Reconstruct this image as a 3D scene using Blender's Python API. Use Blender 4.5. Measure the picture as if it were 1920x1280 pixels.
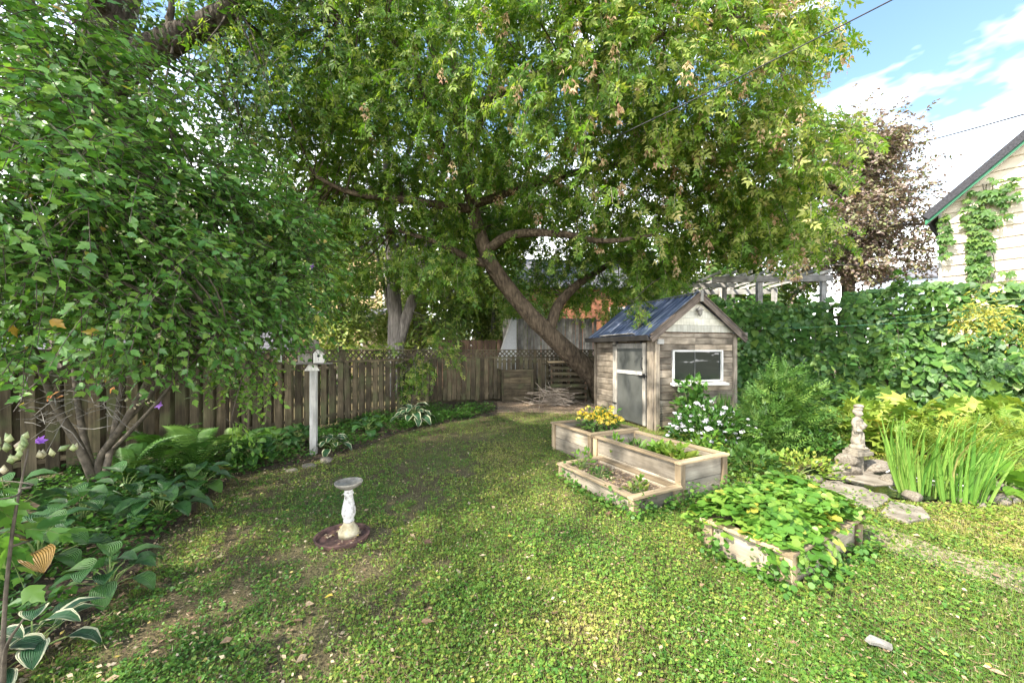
import bpy, bmesh, math
import numpy as np
from mathutils import Vector, Matrix, Euler

for o in list(bpy.data.objects):
    bpy.data.objects.remove(o)
SC = bpy.context.scene
COL = SC.collection
rng = np.random.default_rng(11)
R = math.radians
EYE, FOC = 1.7, 720.0            # eye height (m); focal length in photo pixels

# ------------------------------------------------------------------ camera
cam = bpy.data.cameras.new("camera")
cam.sensor_width = 36.0
cam.lens = 36.0 * FOC / 1920.0
cam.shift_y = 15.0 / 1920.0
cam.clip_start, cam.clip_end = 0.05, 2000
co = bpy.data.objects.new("camera", cam)
COL.objects.link(co)
co.location = (0, 0, EYE)
co.rotation_euler = (R(90), 0, 0)
SC.camera = co

# ------------------------------------------------------------------ light
SUN_AZ = Vector((-0.80, -0.60, 0)).normalized()
SUN_EL = R(47)
to_sun = Vector((SUN_AZ.x * math.cos(SUN_EL), SUN_AZ.y * math.cos(SUN_EL), math.sin(SUN_EL)))
sl = bpy.data.lights.new("sun", 'SUN')
sl.energy = 2.3
sl.angle = R(1.0)
sl.color = (1.0, 0.93, 0.80)
so = bpy.data.objects.new("sun", sl)
COL.objects.link(so)
so.rotation_euler = to_sun.to_track_quat('Z', 'Y').to_euler()
so.location = (-20, -15, 25)

world = bpy.data.worlds.new("World")
SC.world = world
world.use_nodes = True
wn, wl = world.node_tree.nodes, world.node_tree.links
wn.clear()
wo = wn.new("ShaderNodeOutputWorld")
bg = wn.new("ShaderNodeBackground")
sky = wn.new("ShaderNodeTexSky")
sky.sky_type = 'NISHITA'
sky.sun_disc = False
sky.sun_elevation = SUN_EL
sky.sun_rotation = math.atan2(SUN_AZ.x, SUN_AZ.y)
sky.air_density, sky.dust_density, sky.ozone_density = 1.0, 0.6, 1.2
tc = wn.new("ShaderNodeTexCoord")
mp = wn.new("ShaderNodeMapping")
mp.inputs['Scale'].default_value = (1.6, 1.6, 4.2)
nz = wn.new("ShaderNodeTexNoise")
nz.inputs['Scale'].default_value = 1.5
nz.inputs['Detail'].default_value = 5
nz.inputs['Roughness'].default_value = 0.62
sep = wn.new("ShaderNodeSeparateXYZ")
el = wn.new("ShaderNodeMapRange")          # clouds thicken towards the horizon
el.inputs['From Min'].default_value, el.inputs['From Max'].default_value = 0.02, 0.52
el.inputs['To Min'].default_value, el.inputs['To Max'].default_value = 0.44, -0.15
ad = wn.new("ShaderNodeMath"); ad.operation = 'ADD'
cr = wn.new("ShaderNodeValToRGB")
cr.color_ramp.elements[0].position, cr.color_ramp.elements[1].position = 0.36, 0.98
mx = wn.new("ShaderNodeMix"); mx.data_type = 'RGBA'
mx.inputs['B'].default_value = (12.0, 11.8, 11.6, 1)
tint = wn.new("ShaderNodeMix"); tint.data_type = 'RGBA'; tint.blend_type = 'MULTIPLY'
tint.inputs['Factor'].default_value = 1.0
tint.inputs['B'].default_value = (0.47, 0.50, 0.48, 1)
wl.new(sky.outputs[0], tint.inputs['A'])
wl.new(tc.outputs['Generated'], mp.inputs[0]); wl.new(mp.outputs[0], nz.inputs['Vector'])
wl.new(tc.outputs['Generated'], sep.inputs[0]); wl.new(sep.outputs['Z'], el.inputs['Value'])
wl.new(nz.outputs[0], ad.inputs[0]); wl.new(el.outputs[0], ad.inputs[1])
wl.new(ad.outputs[0], cr.inputs[0]); wl.new(cr.outputs[0], mx.inputs['Factor'])
wl.new(tint.outputs['Result'], mx.inputs['A']); wl.new(mx.outputs['Result'], bg.inputs[0])
bg.inputs[1].default_value = 0.15
wl.new(bg.outputs[0], wo.inputs[0])

vs = SC.view_settings
vs.view_transform, vs.look, vs.gamma = 'Standard', 'None', 1.0
vs.use_curve_mapping = False
vs.exposure = 2.6
cy = SC.cycles
cy.max_bounces, cy.diffuse_bounces, cy.glossy_bounces = 6, 4, 2
cy.transmission_bounces, cy.transparent_max_bounces = 4, 4
cy.sample_clamp_indirect = 6

# ------------------------------------------------------------------ placing
def W(px, py, Y):
    """the point at distance Y that the photo shows at (px, py)"""
    return Vector(((px - 960) * Y / FOC, Y, EYE - (py - 655) * Y / FOC))

def G(px, py):
    Y = FOC * EYE / (py - 655)
    return Vector(((px - 960) * Y / FOC, Y, 0))

def unit(a):
    return a / np.maximum(np.linalg.norm(a, axis=-1, keepdims=True), 1e-9)

_ng = {}
def vnoise(x, y, s, seed=0):
    if seed not in _ng:
        _ng[seed] = np.random.default_rng(1000 + seed).random((128, 128))
    g = _ng[seed]
    u, v = np.asarray(x) / s + 500.3, np.asarray(y) / s + 500.7
    i, j = np.floor(u).astype(int), np.floor(v).astype(int)
    fu, fv = u - i, v - j
    fu, fv = fu * fu * (3 - 2 * fu), fv * fv * (3 - 2 * fv)
    a = g[i % 128, j % 128] * (1 - fu) + g[(i + 1) % 128, j % 128] * fu
    b = g[i % 128, (j + 1) % 128] * (1 - fu) + g[(i + 1) % 128, (j + 1) % 128] * fu
    return a * (1 - fv) + b * fv

# ------------------------------------------------------------------ materials
def newmat(name):
    m = bpy.data.materials.new(name)
    m.use_nodes = True
    n, l = m.node_tree.nodes, m.node_tree.links
    b = n["Principled BSDF"]
    return m, n, l, b

def ramp(n, stops):
    r = n.new("ShaderNodeValToRGB")
    e = r.color_ramp.elements
    while len(e) < len(stops):
        e.new(0.5)
    for k, (p, c) in enumerate(stops):
        e[k].position = p
        e[k].color = (*c, 1)
    return r

def leafmat(name, stops, rough=0.5, trans=0.3, tcol=(1.25, 1.3, 0.55), spec=0.35):
    m, n, l, b = newmat(name)
    at = n.new("ShaderNodeAttribute"); at.attribute_name = "var"
    oi = n.new("ShaderNodeObjectInfo")
    a = n.new("ShaderNodeMath"); a.operation = 'ADD'
    f = n.new("ShaderNodeMath"); f.operation = 'FRACT'
    l.new(at.outputs['Fac'], a.inputs[0]); l.new(oi.outputs['Random'], a.inputs[1]); l.new(a.outputs[0], f.inputs[0])
    at2 = n.new("ShaderNodeAttribute"); at2.attribute_name = "tone"     # fixed tone where given
    has = n.new("ShaderNodeMath"); has.operation = 'GREATER_THAN'; has.inputs[1].default_value = 0.0001
    l.new(at2.outputs['Fac'], has.inputs[0])
    mf = n.new("ShaderNodeMix")
    l.new(has.outputs[0], mf.inputs['Factor']); l.new(f.outputs[0], mf.inputs['A']); l.new(at2.outputs['Fac'], mf.inputs['B'])
    r = ramp(n, stops)
    l.new(mf.outputs['Result'], r.inputs[0])
    l.new(r.outputs[0], b.inputs['Base Color'])
    b.inputs['Roughness'].default_value = rough
    b.inputs['Specular IOR Level'].default_value = spec
    t = n.new("ShaderNodeBsdfTranslucent")
    tm = n.new("ShaderNodeMix"); tm.data_type = 'RGBA'; tm.blend_type = 'MULTIPLY'; tm.inputs['Factor'].default_value = 1
    tm.inputs['B'].default_value = (*tcol, 1)
    l.new(r.outputs[0], tm.inputs['A']); l.new(tm.outputs['Result'], t.inputs[0])
    ms = n.new("ShaderNodeMixShader"); ms.inputs[0].default_value = trans
    l.new(b.outputs[0], ms.inputs[1]); l.new(t.outputs[0], ms.inputs[2])
    l.new(ms.outputs[0], n["Material Output"].inputs[0])
    return m

def woodmat(name, dark, mid, light, stain=0.5, sc=(26, 26, 1.6), bump=0.35, rough=0.85, moss=None):
    """weathered boards: grain runs along each piece's own local Z"""
    m, n, l, b = newmat(name)
    t = n.new("ShaderNodeTexCoord"); oi = n.new("ShaderNodeObjectInfo")
    mul = n.new("ShaderNodeMath"); mul.operation = 'MULTIPLY'; mul.inputs[1].default_value = 37.0
    l.new(oi.outputs['Random'], mul.inputs[0])
    va = n.new("ShaderNodeVectorMath"); va.operation = 'ADD'
    l.new(t.outputs['Object'], va.inputs[0]); l.new(mul.outputs[0], va.inputs[1])
    mp = n.new("ShaderNodeMapping"); mp.inputs['Scale'].default_value = sc
    l.new(va.outputs[0], mp.inputs[0])
    n1 = n.new("ShaderNodeTexNoise"); n1.inputs['Scale'].default_value = 1.0; n1.inputs['Detail'].default_value = 8; n1.inputs['Roughness'].default_value = 0.68
    l.new(mp.outputs[0], n1.inputs['Vector'])
    r = ramp(n, [(0.28, dark), (0.5, mid), (0.74, light)])
    l.new(n1.outputs[0], r.inputs[0])
    n2 = n.new("ShaderNodeTexNoise"); n2.inputs['Scale'].default_value = 3.4; n2.inputs['Detail'].default_value = 5
    l.new(va.outputs[0], n2.inputs['Vector'])
    r2 = ramp(n, [(0.3, (1 - stain,) * 3), (0.62, (1.12,) * 3)])
    l.new(n2.outputs[0], r2.inputs[0])
    x = n.new("ShaderNodeMix"); x.data_type = 'RGBA'; x.blend_type = 'MULTIPLY'; x.inputs['Factor'].default_value = 1
    l.new(r.outputs[0], x.inputs['A']); l.new(r2.outputs[0], x.inputs['B'])
    # each board its own overall tone
    r3 = ramp(n, [(0.0, (0.56, 0.54, 0.51)), (0.5, (0.96, 0.95, 0.93)), (1.0, (1.3, 1.24, 1.15))])
    l.new(oi.outputs['Random'], r3.inputs[0])
    y = n.new("ShaderNodeMix"); y.data_type = 'RGBA'; y.blend_type = 'MULTIPLY'; y.inputs['Factor'].default_value = 1
    l.new(x.outputs['Result'], y.inputs['A']); l.new(r3.outputs[0], y.inputs['B'])
    out = y.outputs['Result']
    if moss:
        n3 = n.new("ShaderNodeTexNoise"); n3.inputs['Scale'].default_value = 2.1; n3.inputs['Detail'].default_value = 6
        l.new(va.outputs[0], n3.inputs['Vector'])
        r4 = ramp(n, [(0.5, (0, 0, 0)), (0.72, (0.7,) * 3)])
        l.new(n3.outputs[0], r4.inputs[0])
        z = n.new("ShaderNodeMix"); z.data_type = 'RGBA'
        z.inputs['B'].default_value = (*moss, 1)
        l.new(r4.outputs[0], z.inputs['Factor']); l.new(out, z.inputs['A'])
        out = z.outputs['Result']
    l.new(out, b.inputs['Base Color'])
    b.inputs['Roughness'].default_value = rough
    b.inputs['Specular IOR Level'].default_value = 0.2
    bp = n.new("ShaderNodeBump"); bp.inputs['Strength'].default_value = bump; bp.inputs['Distance'].default_value = 0.01
    l.new(n1.outputs[0], bp.inputs['Height']); l.new(bp.outputs[0], b.inputs['Normal'])
    return m

def mottled(name, a, c, scale=8, rough=0.8, bump=0.3, dist=0.01, detail=7, metal=0, spec=0.3, lo=0.35, hi=0.68, mid=None, stretch=(1, 1, 1)):
    m, n, l, b = newmat(name)
    t = n.new("ShaderNodeTexCoord")
    mp = n.new("ShaderNodeMapping"); mp.inputs['Scale'].default_value = stretch
    l.new(t.outputs['Object'], mp.inputs[0])
    n1 = n.new("ShaderNodeTexNoise"); n1.inputs['Scale'].default_value = scale; n1.inputs['Detail'].default_value = detail; n1.inputs['Roughness'].default_value = 0.65
    l.new(mp.outputs[0], n1.inputs['Vector'])
    st = [(lo, a), (hi, c)] if mid is None else [(lo, a), ((lo + hi) / 2, mid), (hi, c)]
    r = ramp(n, st)
    l.new(n1.outputs[0], r.inputs[0]); l.new(r.outputs[0], b.inputs['Base Color'])
    b.inputs['Roughness'].default_value = rough
    b.inputs['Metallic'].default_value = metal
    b.inputs['Specular IOR Level'].default_value = spec
    bp = n.new("ShaderNodeBump"); bp.inputs['Strength'].default_value = bump; bp.inputs['Distance'].default_value = dist
    l.new(n1.outputs[0], bp.inputs['Height']); l.new(bp.outputs[0], b.inputs['Normal'])
    return m

def barkmat(name, dark, light, sc=(9, 9, 1.7), bump=1.0, dist=0.06):
    m, n, l, b = newmat(name)
    t = n.new("ShaderNodeTexCoord")
    mp = n.new("ShaderNodeMapping"); mp.inputs['Scale'].default_value = sc
    l.new(t.outputs['Object'], mp.inputs[0])
    n1 = n.new("ShaderNodeTexNoise"); n1.inputs['Scale'].default_value = 1.0; n1.inputs['Detail'].default_value = 9; n1.inputs['Roughness'].default_value = 0.6; n1.inputs['Distortion'].default_value = 0.6
    l.new(mp.outputs[0], n1.inputs['Vector'])
    v = n.new("ShaderNodeTexVoronoi"); v.feature = 'DISTANCE_TO_EDGE'; v.inputs['Scale'].default_value = 1.3
    l.new(mp.outputs[0], v.inputs['Vector'])
    a = n.new("ShaderNodeMath"); a.operation = 'MULTIPLY_ADD'; a.inputs[1].default_value = 0.55
    l.new(v.outputs['Distance'], a.inputs[0]); l.new(n1.outputs[0], a.inputs[2])
    r = ramp(n, [(0.38, dark), (0.85, light)])
    l.new(a.outputs[0], r.inputs[0]); l.new(r.outputs[0], b.inputs['Base Color'])
    b.inputs['Roughness'].default_value = 0.95; b.inputs['Specular IOR Level'].default_value = 0.1
    bp = n.new("ShaderNodeBump"); bp.inputs['Strength'].default_value = bump; bp.inputs['Distance'].default_value = dist
    l.new(a.outputs[0], bp.inputs['Height']); l.new(bp.outputs[0], b.inputs['Normal'])
    return m

def plain(name, c, rough=0.6, metal=0, spec=0.4):
    return mottled(name, tuple(x * 0.86 for x in c), tuple(min(1, x * 1.1) for x in c), scale=14, rough=rough, bump=0.08, metal=metal, spec=spec)

M = {}
# leaves: real leaf colours, varied from leaf to leaf
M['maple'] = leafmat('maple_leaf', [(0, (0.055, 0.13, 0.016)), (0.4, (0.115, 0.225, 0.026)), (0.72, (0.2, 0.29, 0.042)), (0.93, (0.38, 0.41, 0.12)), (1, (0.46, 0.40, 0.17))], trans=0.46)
M['maple_twig'] = mottled('maple_twig', (0.12, 0.11, 0.07), (0.30, 0.27, 0.19), scale=20)
M['samara'] = leafmat('samara', [(0, (0.36, 0.19, 0.11)), (0.5, (0.50, 0.36, 0.2)), (1, (0.56, 0.48, 0.26))], trans=0.25, tcol=(1, 0.9, 0.7))
M['sharon'] = leafmat('rose_of_sharon_leaf', [(0, (0.055, 0.15, 0.03)), (0.5, (0.105, 0.235, 0.045)), (0.86, (0.17, 0.305, 0.065)), (0.993, (0.22, 0.32, 0.07)), (1, (0.42, 0.24, 0.05))], rough=0.36, trans=0.42, spec=0.5)
M['sprig'] = leafmat('light_green_leaf', [(0, (0.07, 0.17, 0.02)), (0.6, (0.13, 0.25, 0.03)), (1, (0.22, 0.31, 0.05))], trans=0.35)
M['cotton'] = leafmat('tall_tree_leaf', [(0, (0.03, 0.075, 0.018)), (0.5, (0.05, 0.12, 0.022)), (1, (0.12, 0.18, 0.03))], trans=0.3)
M['backleaf'] = leafmat('far_leaf', [(0, (0.04, 0.09, 0.015)), (0.5, (0.085, 0.16, 0.025)), (1, (0.2, 0.26, 0.05))], trans=0.35)
M['brightleaf'] = leafmat('far_bright_leaf', [(0, (0.12, 0.2, 0.035)), (0.5, (0.24, 0.32, 0.07)), (1, (0.4, 0.42, 0.14))], trans=0.35)
M['bronze'] = leafmat('bronze_leaf', [(0, (0.16, 0.12, 0.10)), (0.3, (0.25, 0.185, 0.155)), (0.55, (0.34, 0.265, 0.2)), (0.7, (0.26, 0.25, 0.13)), (1, (0.16, 0.2, 0.07))], trans=0.25, tcol=(1.1, 0.9, 0.6))
M['pipevine'] = leafmat('broad_vine_leaf', [(0, (0.03, 0.09, 0.016)), (0.5, (0.058, 0.145, 0.024)), (0.85, (0.10, 0.2, 0.036)), (1, (0.16, 0.25, 0.045))], rough=0.5, trans=0.25, spec=0.5)
M['goldvine'] = leafmat('golden_vine_leaf', [(0, (0.2, 0.24, 0.03)), (0.5, (0.36, 0.34, 0.05)), (1, (0.45, 0.38, 0.08))])
M['bush'] = leafmat('bush_leaf', [(0, (0.04, 0.10, 0.02)), (0.5, (0.075, 0.165, 0.03)), (1, (0.14, 0.225, 0.045))])
M['bushdark'] = leafmat('dark_bush_leaf', [(0, (0.03, 0.09, 0.014)), (0.6, (0.055, 0.145, 0.022)), (1, (0.10, 0.2, 0.03))], rough=0.4)
M['lime'] = leafmat('lime_leaf', [(0, (0.10, 0.19, 0.025)), (0.5, (0.19, 0.28, 0.04)), (0.9, (0.29, 0.34, 0.06)), (1, (0.36, 0.29, 0.08))], trans=0.35)
M['straw_leaf'] = leafmat('strawberry_leaf', [(0, (0.055, 0.145, 0.02)), (0.5, (0.10, 0.22, 0.03)), (0.9, (0.18, 0.29, 0.045)), (1, (0.38, 0.36, 0.06))], rough=0.42)
M['iris'] = leafmat('iris_blade', [(0, (0.08, 0.2, 0.035)), (0.5, (0.18, 0.33, 0.06)), (0.95, (0.29, 0.41, 0.1)), (1, (0.4, 0.36, 0.14))], rough=0.38, trans=0.3)
M['fern'] = leafmat('fern_frond', [(0, (0.04, 0.11, 0.02)), (0.6, (0.08, 0.18, 0.03)), (1, (0.16, 0.25, 0.05))])
M['clover'] = leafmat('creeping_leaf', [(0, (0.035, 0.105, 0.016)), (0.3, (0.068, 0.17, 0.022)), (0.6, (0.125, 0.225, 0.032)), (0.85, (0.23, 0.285, 0.045)), (1, (0.33, 0.31, 0.08))], trans=0.25)
M['grass'] = leafmat('grass_blade', [(0, (0.06, 0.12, 0.02)), (0.4, (0.13, 0.195, 0.035)), (0.7, (0.23, 0.265, 0.05)), (0.88, (0.36, 0.32, 0.12)), (1, (0.44, 0.36, 0.2))], trans=0.25)
M['litter'] = leafmat('dry_leaf', [(0, (0.13, 0.075, 0.045)), (0.3, (0.26, 0.17, 0.10)), (0.6, (0.40, 0.30, 0.19)), (0.85, (0.48, 0.40, 0.28)), (1, (0.5, 0.38, 0.06))], rough=0.8, trans=0.1, tcol=(1, 0.8, 0.5))
M['petal_white'] = leafmat('white_petal', [(0, (0.72, 0.68, 0.74)), (1, (0.82, 0.80, 0.83))], trans=0.25, tcol=(1, 1, 1))
M['petal_yellow'] = leafmat('yellow_petal', [(0, (0.6, 0.42, 0.03)), (0.6, (0.74, 0.56, 0.06)), (1, (0.72, 0.62, 0.16))], trans=0.25, tcol=(1, 0.9, 0.6))
M['petal_purple'] = leafmat('purple_petal', [(0, (0.25, 0.10, 0.42)), (1, (0.42, 0.22, 0.62))], trans=0.25, tcol=(1, 0.8, 1))
M['bud'] = leafmat('pale_bud', [(0, (0.16, 0.22, 0.08)), (0.6, (0.28, 0.31, 0.14)), (1, (0.42, 0.34, 0.24))], trans=0.1)
# wood, bark, stone and the rest
M['fence'] = woodmat('fence_wood', (0.035, 0.028, 0.018), (0.095, 0.077, 0.05), (0.18, 0.15, 0.10), moss=(0.10, 0.115, 0.05))
M['shedwood'] = woodmat('barn_board', (0.10, 0.08, 0.06), (0.25, 0.212, 0.168), (0.41, 0.36, 0.295), stain=0.62, sc=(55, 55, 2.2), bump=0.6)
M['planter'] = woodmat('planter_board', (0.15, 0.125, 0.095), (0.31, 0.27, 0.215), (0.46, 0.41, 0.33), stain=0.45, sc=(15, 15, 1.2))
M['planter_rim'] = woodmat('planter_rim', (0.18, 0.135, 0.085), (0.33, 0.255, 0.165), (0.45, 0.36, 0.25), stain=0.3)
M['greywood'] = woodmat('grey_wood', (0.13, 0.12, 0.11), (0.27, 0.26, 0.24), (0.44, 0.42, 0.39))
M['brownwood'] = woodmat('brown_wood', (0.05, 0.035, 0.025), (0.12, 0.08, 0.055), (0.2, 0.14, 0.1))
M['rake'] = woodmat('rake_board', (0.07, 0.055, 0.045), (0.15, 0.12, 0.10), (0.26, 0.22, 0.19))
M['postpaint'] = woodmat('grey_post_paint', (0.26, 0.26, 0.25), (0.42, 0.42, 0.41), (0.56, 0.56, 0.55), stain=0.4, bump=0.15)
M['whitepaint'] = woodmat('worn_white_paint', (0.42, 0.42, 0.40), (0.64, 0.64, 0.62), (0.78, 0.78, 0.77), stain=0.25, bump=0.15)
M['gablepaint'] = woodmat('gable_paint', (0.36, 0.35, 0.30), (0.48, 0.47, 0.41), (0.58, 0.57, 0.51), stain=0.25, bump=0.12)
M['doorpaint'] = mottled('grey_door_paint', (0.062, 0.065, 0.059), (0.09, 0.093, 0.086), scale=2.5, rough=0.6, bump=0.05)
M['cream'] = mottled('cream_siding', (0.57, 0.49, 0.37), (0.68, 0.60, 0.48), scale=2.2, rough=0.55, bump=0.04)
M['greentrim'] = plain('green_trim', (0.02, 0.17, 0.08), 0.45)
M['shingle'] = mottled('black_shingle', (0.02, 0.02, 0.024), (0.07, 0.07, 0.08), scale=30, rough=0.9)
M['greyshingle'] = mottled('grey_shingle', (0.09, 0.09, 0.10), (0.18, 0.18, 0.2), scale=26, rough=0.9)
M['beige'] = mottled('beige_siding', (0.44, 0.31, 0.15), (0.54, 0.40, 0.21), scale=3, rough=0.7)
M['brick'] = mottled('orange_brick', (0.34, 0.13, 0.065), (0.55, 0.25, 0.14), scale=9, rough=0.85)
M['bluegrey'] = mottled('blue_grey_siding', (0.3, 0.35, 0.42), (0.4, 0.46, 0.54), scale=3)
M['tin'] = mottled('corrugated_tin', (0.05, 0.07, 0.13), (0.62, 0.66, 0.80), scale=2.6, rough=0.3, bump=0.1, metal=0.6, mid=(0.14, 0.18, 0.30), stretch=(0.35, 4.5, 0.35))  # blue white streaks put the roof's reflections into its colour
M['gutter'] = plain('dark_gutter', (0.035, 0.032, 0.03), 0.5)
M['iron'] = plain('dark_iron', (0.03, 0.03, 0.03), 0.5, 0.5)
M['tarp'] = plain('grey_sheet', (0.42, 0.43, 0.44), 0.5)
M['maplebark'] = barkmat('maple_bark', (0.05, 0.038, 0.027), (0.19, 0.145, 0.10), sc=(8, 8, 2.2))
M['cottonbark'] = barkmat('deep_bark', (0.022, 0.018, 0.014), (0.15, 0.128, 0.105), sc=(6.5, 6.5, 1.2), dist=0.14)
M['greybark'] = barkmat('grey_bark', (0.10, 0.09, 0.08), (0.30, 0.27, 0.24), sc=(9, 9, 1.6))
M['stem'] = mottled('shrub_stem', (0.035, 0.028, 0.02), (0.115, 0.095, 0.07), scale=16)
M['greenstem'] = mottled('green_stem', (0.09, 0.15, 0.04), (0.19, 0.24, 0.08), scale=16)
M['palewood'] = woodmat('pale_wood', (0.3, 0.29, 0.27), (0.45, 0.44, 0.42), (0.6, 0.58, 0.55))
M['concrete'] = mottled('speckled_concrete', (0.16, 0.145, 0.125), (0.50, 0.48, 0.45), scale=34, rough=0.9, bump=0.4, lo=0.34, hi=0.5)
M['bowlstone'] = mottled('damp_grey_stone', (0.12, 0.108, 0.088), (0.27, 0.25, 0.21), scale=16, rough=0.85)
M['bathbase'] = mottled('mossy_concrete', (0.24, 0.20, 0.11), (0.50, 0.45, 0.32), scale=14, rough=0.95)
M['tray'] = mottled('red_brown_tray', (0.05, 0.03, 0.026), (0.16, 0.09, 0.075), scale=14, rough=0.7)
M['statue'] = mottled('weathered_cast_stone', (0.13, 0.11, 0.085), (0.34, 0.30, 0.24), scale=13, rough=0.95, bump=0.5)
M['rock'] = mottled('field_stone', (0.09, 0.075, 0.058), (0.27, 0.235, 0.19), scale=7, rough=0.9, bump=0.5, dist=0.02)
M['slab'] = mottled('pale_flagstone', (0.13, 0.11, 0.085), (0.30, 0.265, 0.22), scale=5, rough=0.9, bump=0.4, dist=0.02)
M['soil'] = mottled('dark_soil', (0.035, 0.024, 0.016), (0.11, 0.08, 0.055), scale=22, rough=1, bump=0.9, dist=0.03)
M['mulch'] = mottled('dry_mulch', (0.08, 0.055, 0.038), (0.36, 0.27, 0.19), scale=34, rough=1, bump=0.9, dist=0.03, lo=0.36, hi=0.64)
M['sand'] = mottled('pale_dry_earth', (0.13, 0.105, 0.065), (0.36, 0.30, 0.21), scale=14, rough=1, bump=0.7, dist=0.02)
M['wire'] = plain('black_wire', (0.02, 0.02, 0.022), 0.6)
M['greenrope'] = plain('green_rope', (0.03, 0.14, 0.10), 0.6)
M['hose'] = plain('pale_hose', (0.55, 0.55, 0.53), 0.4)

def glassmat():
    m, n, l, b = newmat('window_glass')
    b.inputs['Base Color'].default_value = (0.02, 0.025, 0.022, 1)
    b.inputs['Roughness'].default_value = 0.04
    b.inputs['Specular IOR Level'].default_value = 0.5
    nn = n.new('ShaderNodeTexNoise'); nn.inputs['Scale'].default_value = 2.2
    bp = n.new('ShaderNodeBump'); bp.inputs['Strength'].default_value = 0.25; bp.inputs['Distance'].default_value = 0.03
    l.new(nn.outputs[0], bp.inputs['Height']); l.new(bp.outputs[0], b.inputs['Normal'])
    return m
M['glass'] = glassmat()

def watermat():
    m, n, l, b = newmat('pond_water')
    b.inputs['Base Color'].default_value = (0.012, 0.016, 0.01, 1)
    b.inputs['Roughness'].default_value = 0.06
    nn = n.new("ShaderNodeTexNoise"); nn.inputs['Scale'].default_value = 9
    bp = n.new("ShaderNodeBump"); bp.inputs['Strength'].default_value = 0.12; bp.inputs['Distance'].default_value = 0.02
    l.new(nn.outputs[0], bp.inputs['Height']); l.new(bp.outputs[0], b.inputs['Normal'])
    return m
M['water'] = watermat()

def hostamat(name, stops, edge):
    """hosta leaf: ribs follow the leaf's own side-to-side coordinate, pale margin where edge is set"""
    m, n, l, b = newmat(name)
    oi = n.new("ShaderNodeObjectInfo")
    r = ramp(n, stops); l.new(oi.outputs['Random'], r.inputs[0])
    a = n.new("ShaderNodeAttribute"); a.attribute_name = "side"
    ab = n.new("ShaderNodeMath"); ab.operation = 'ABSOLUTE'; l.new(a.outputs['Fac'], ab.inputs[0])
    er = ramp(n, [(0.70, (0, 0, 0)), (0.80, (1, 1, 1))]); l.new(ab.outputs[0], er.inputs[0])
    em = n.new("ShaderNodeMath"); em.operation = 'MULTIPLY'; em.inputs[1].default_value = 1.0 if edge else 0.0
    l.new(er.outputs[0], em.inputs[0])
    x = n.new("ShaderNodeMix"); x.data_type = 'RGBA'; x.inputs['B'].default_value = (0.62, 0.62, 0.40, 1)
    l.new(em.outputs[0], x.inputs['Factor']); l.new(r.outputs[0], x.inputs['A'])
    l.new(x.outputs['Result'], b.inputs['Base Color'])
    b.inputs['Roughness'].default_value = 0.4
    mu = n.new("ShaderNodeMath"); mu.operation = 'MULTIPLY'; mu.inputs[1].default_value = 42
    l.new(a.outputs['Fac'], mu.inputs[0])
    sn = n.new("ShaderNodeMath"); sn.operation = 'SINE'; l.new(mu.outputs[0], sn.inputs[0])
    bp = n.new("ShaderNodeBump"); bp.inputs['Strength'].default_value = 0.7; bp.inputs['Distance'].default_value = 0.006
    l.new(sn.outputs[0], bp.inputs['Height']); l.new(bp.outputs[0], b.inputs['Normal'])
    t = n.new("ShaderNodeBsdfTranslucent"); l.new(x.outputs['Result'], t.inputs[0])
    ms = n.new("ShaderNodeMixShader"); ms.inputs[0].default_value = 0.22
    l.new(b.outputs[0], ms.inputs[1]); l.new(t.outputs[0], ms.inputs[2]); l.new(ms.outputs[0], n["Material Output"].inputs[0])
    return m
M['hosta'] = hostamat('hosta_leaf', [(0, (0.03, 0.10, 0.025)), (0.6, (0.055, 0.15, 0.032)), (0.95, (0.09, 0.19, 0.035)), (1, (0.35, 0.2, 0.05))], False)
M['hosta_edged'] = hostamat('edged_hosta_leaf', [(0, (0.025, 0.085, 0.035)), (1, (0.04, 0.125, 0.045))], True)

def groundmat():
    m, n, l, b = newmat('lawn_soil')
    t = n.new("ShaderNodeTexCoord")
    n1 = n.new("ShaderNodeTexNoise"); n1.inputs['Scale'].default_value = 0.9; n1.inputs['Detail'].default_value = 8; n1.inputs['Roughness'].default_value = 0.7
    n2 = n.new("ShaderNodeTexNoise"); n2.inputs['Scale'].default_value = 55; n2.inputs['Detail'].default_value = 4
    l.new(t.outputs['Object'], n1.inputs['Vector']); l.new(t.outputs['Object'], n2.inputs['Vector'])
    r1 = ramp(n, [(0.3, (0.075, 0.058, 0.036)), (0.5, (0.11, 0.095, 0.056)), (0.7, (0.13, 0.125, 0.06))])
    r2 = ramp(n, [(0.3, (0.5,) * 3), (0.7, (1.7, 1.6, 1.45))])
    l.new(n1.outputs[0], r1.inputs[0]); l.new(n2.outputs[0], r2.inputs[0])
    x = n.new("ShaderNodeMix"); x.data_type = 'RGBA'; x.blend_type = 'MULTIPLY'; x.inputs['Factor'].default_value = 1
    l.new(r1.outputs[0], x.inputs['A']); l.new(r2.outputs[0], x.inputs['B']); l.new(x.outputs['Result'], b.inputs['Base Color'])
    b.inputs['Roughness'].default_value = 1; b.inputs['Specular IOR Level'].default_value = 0.1
    bp = n.new("ShaderNodeBump"); bp.inputs['Strength'].default_value = 0.8; bp.inputs['Distance'].default_value = 0.03
    l.new(n2.outputs[0], bp.inputs['Height']); l.new(bp.outputs[0], b.inputs['Normal'])
    return m
M['ground'] = groundmat()

# ------------------------------------------------------------------ building helpers
def tag(o, label=None, cat=None, group=None, kind=None):
    if label: o['label'] = label
    if cat: o['category'] = cat
    if group: o['group'] = group
    if kind: o['kind'] = kind
    return o

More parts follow.
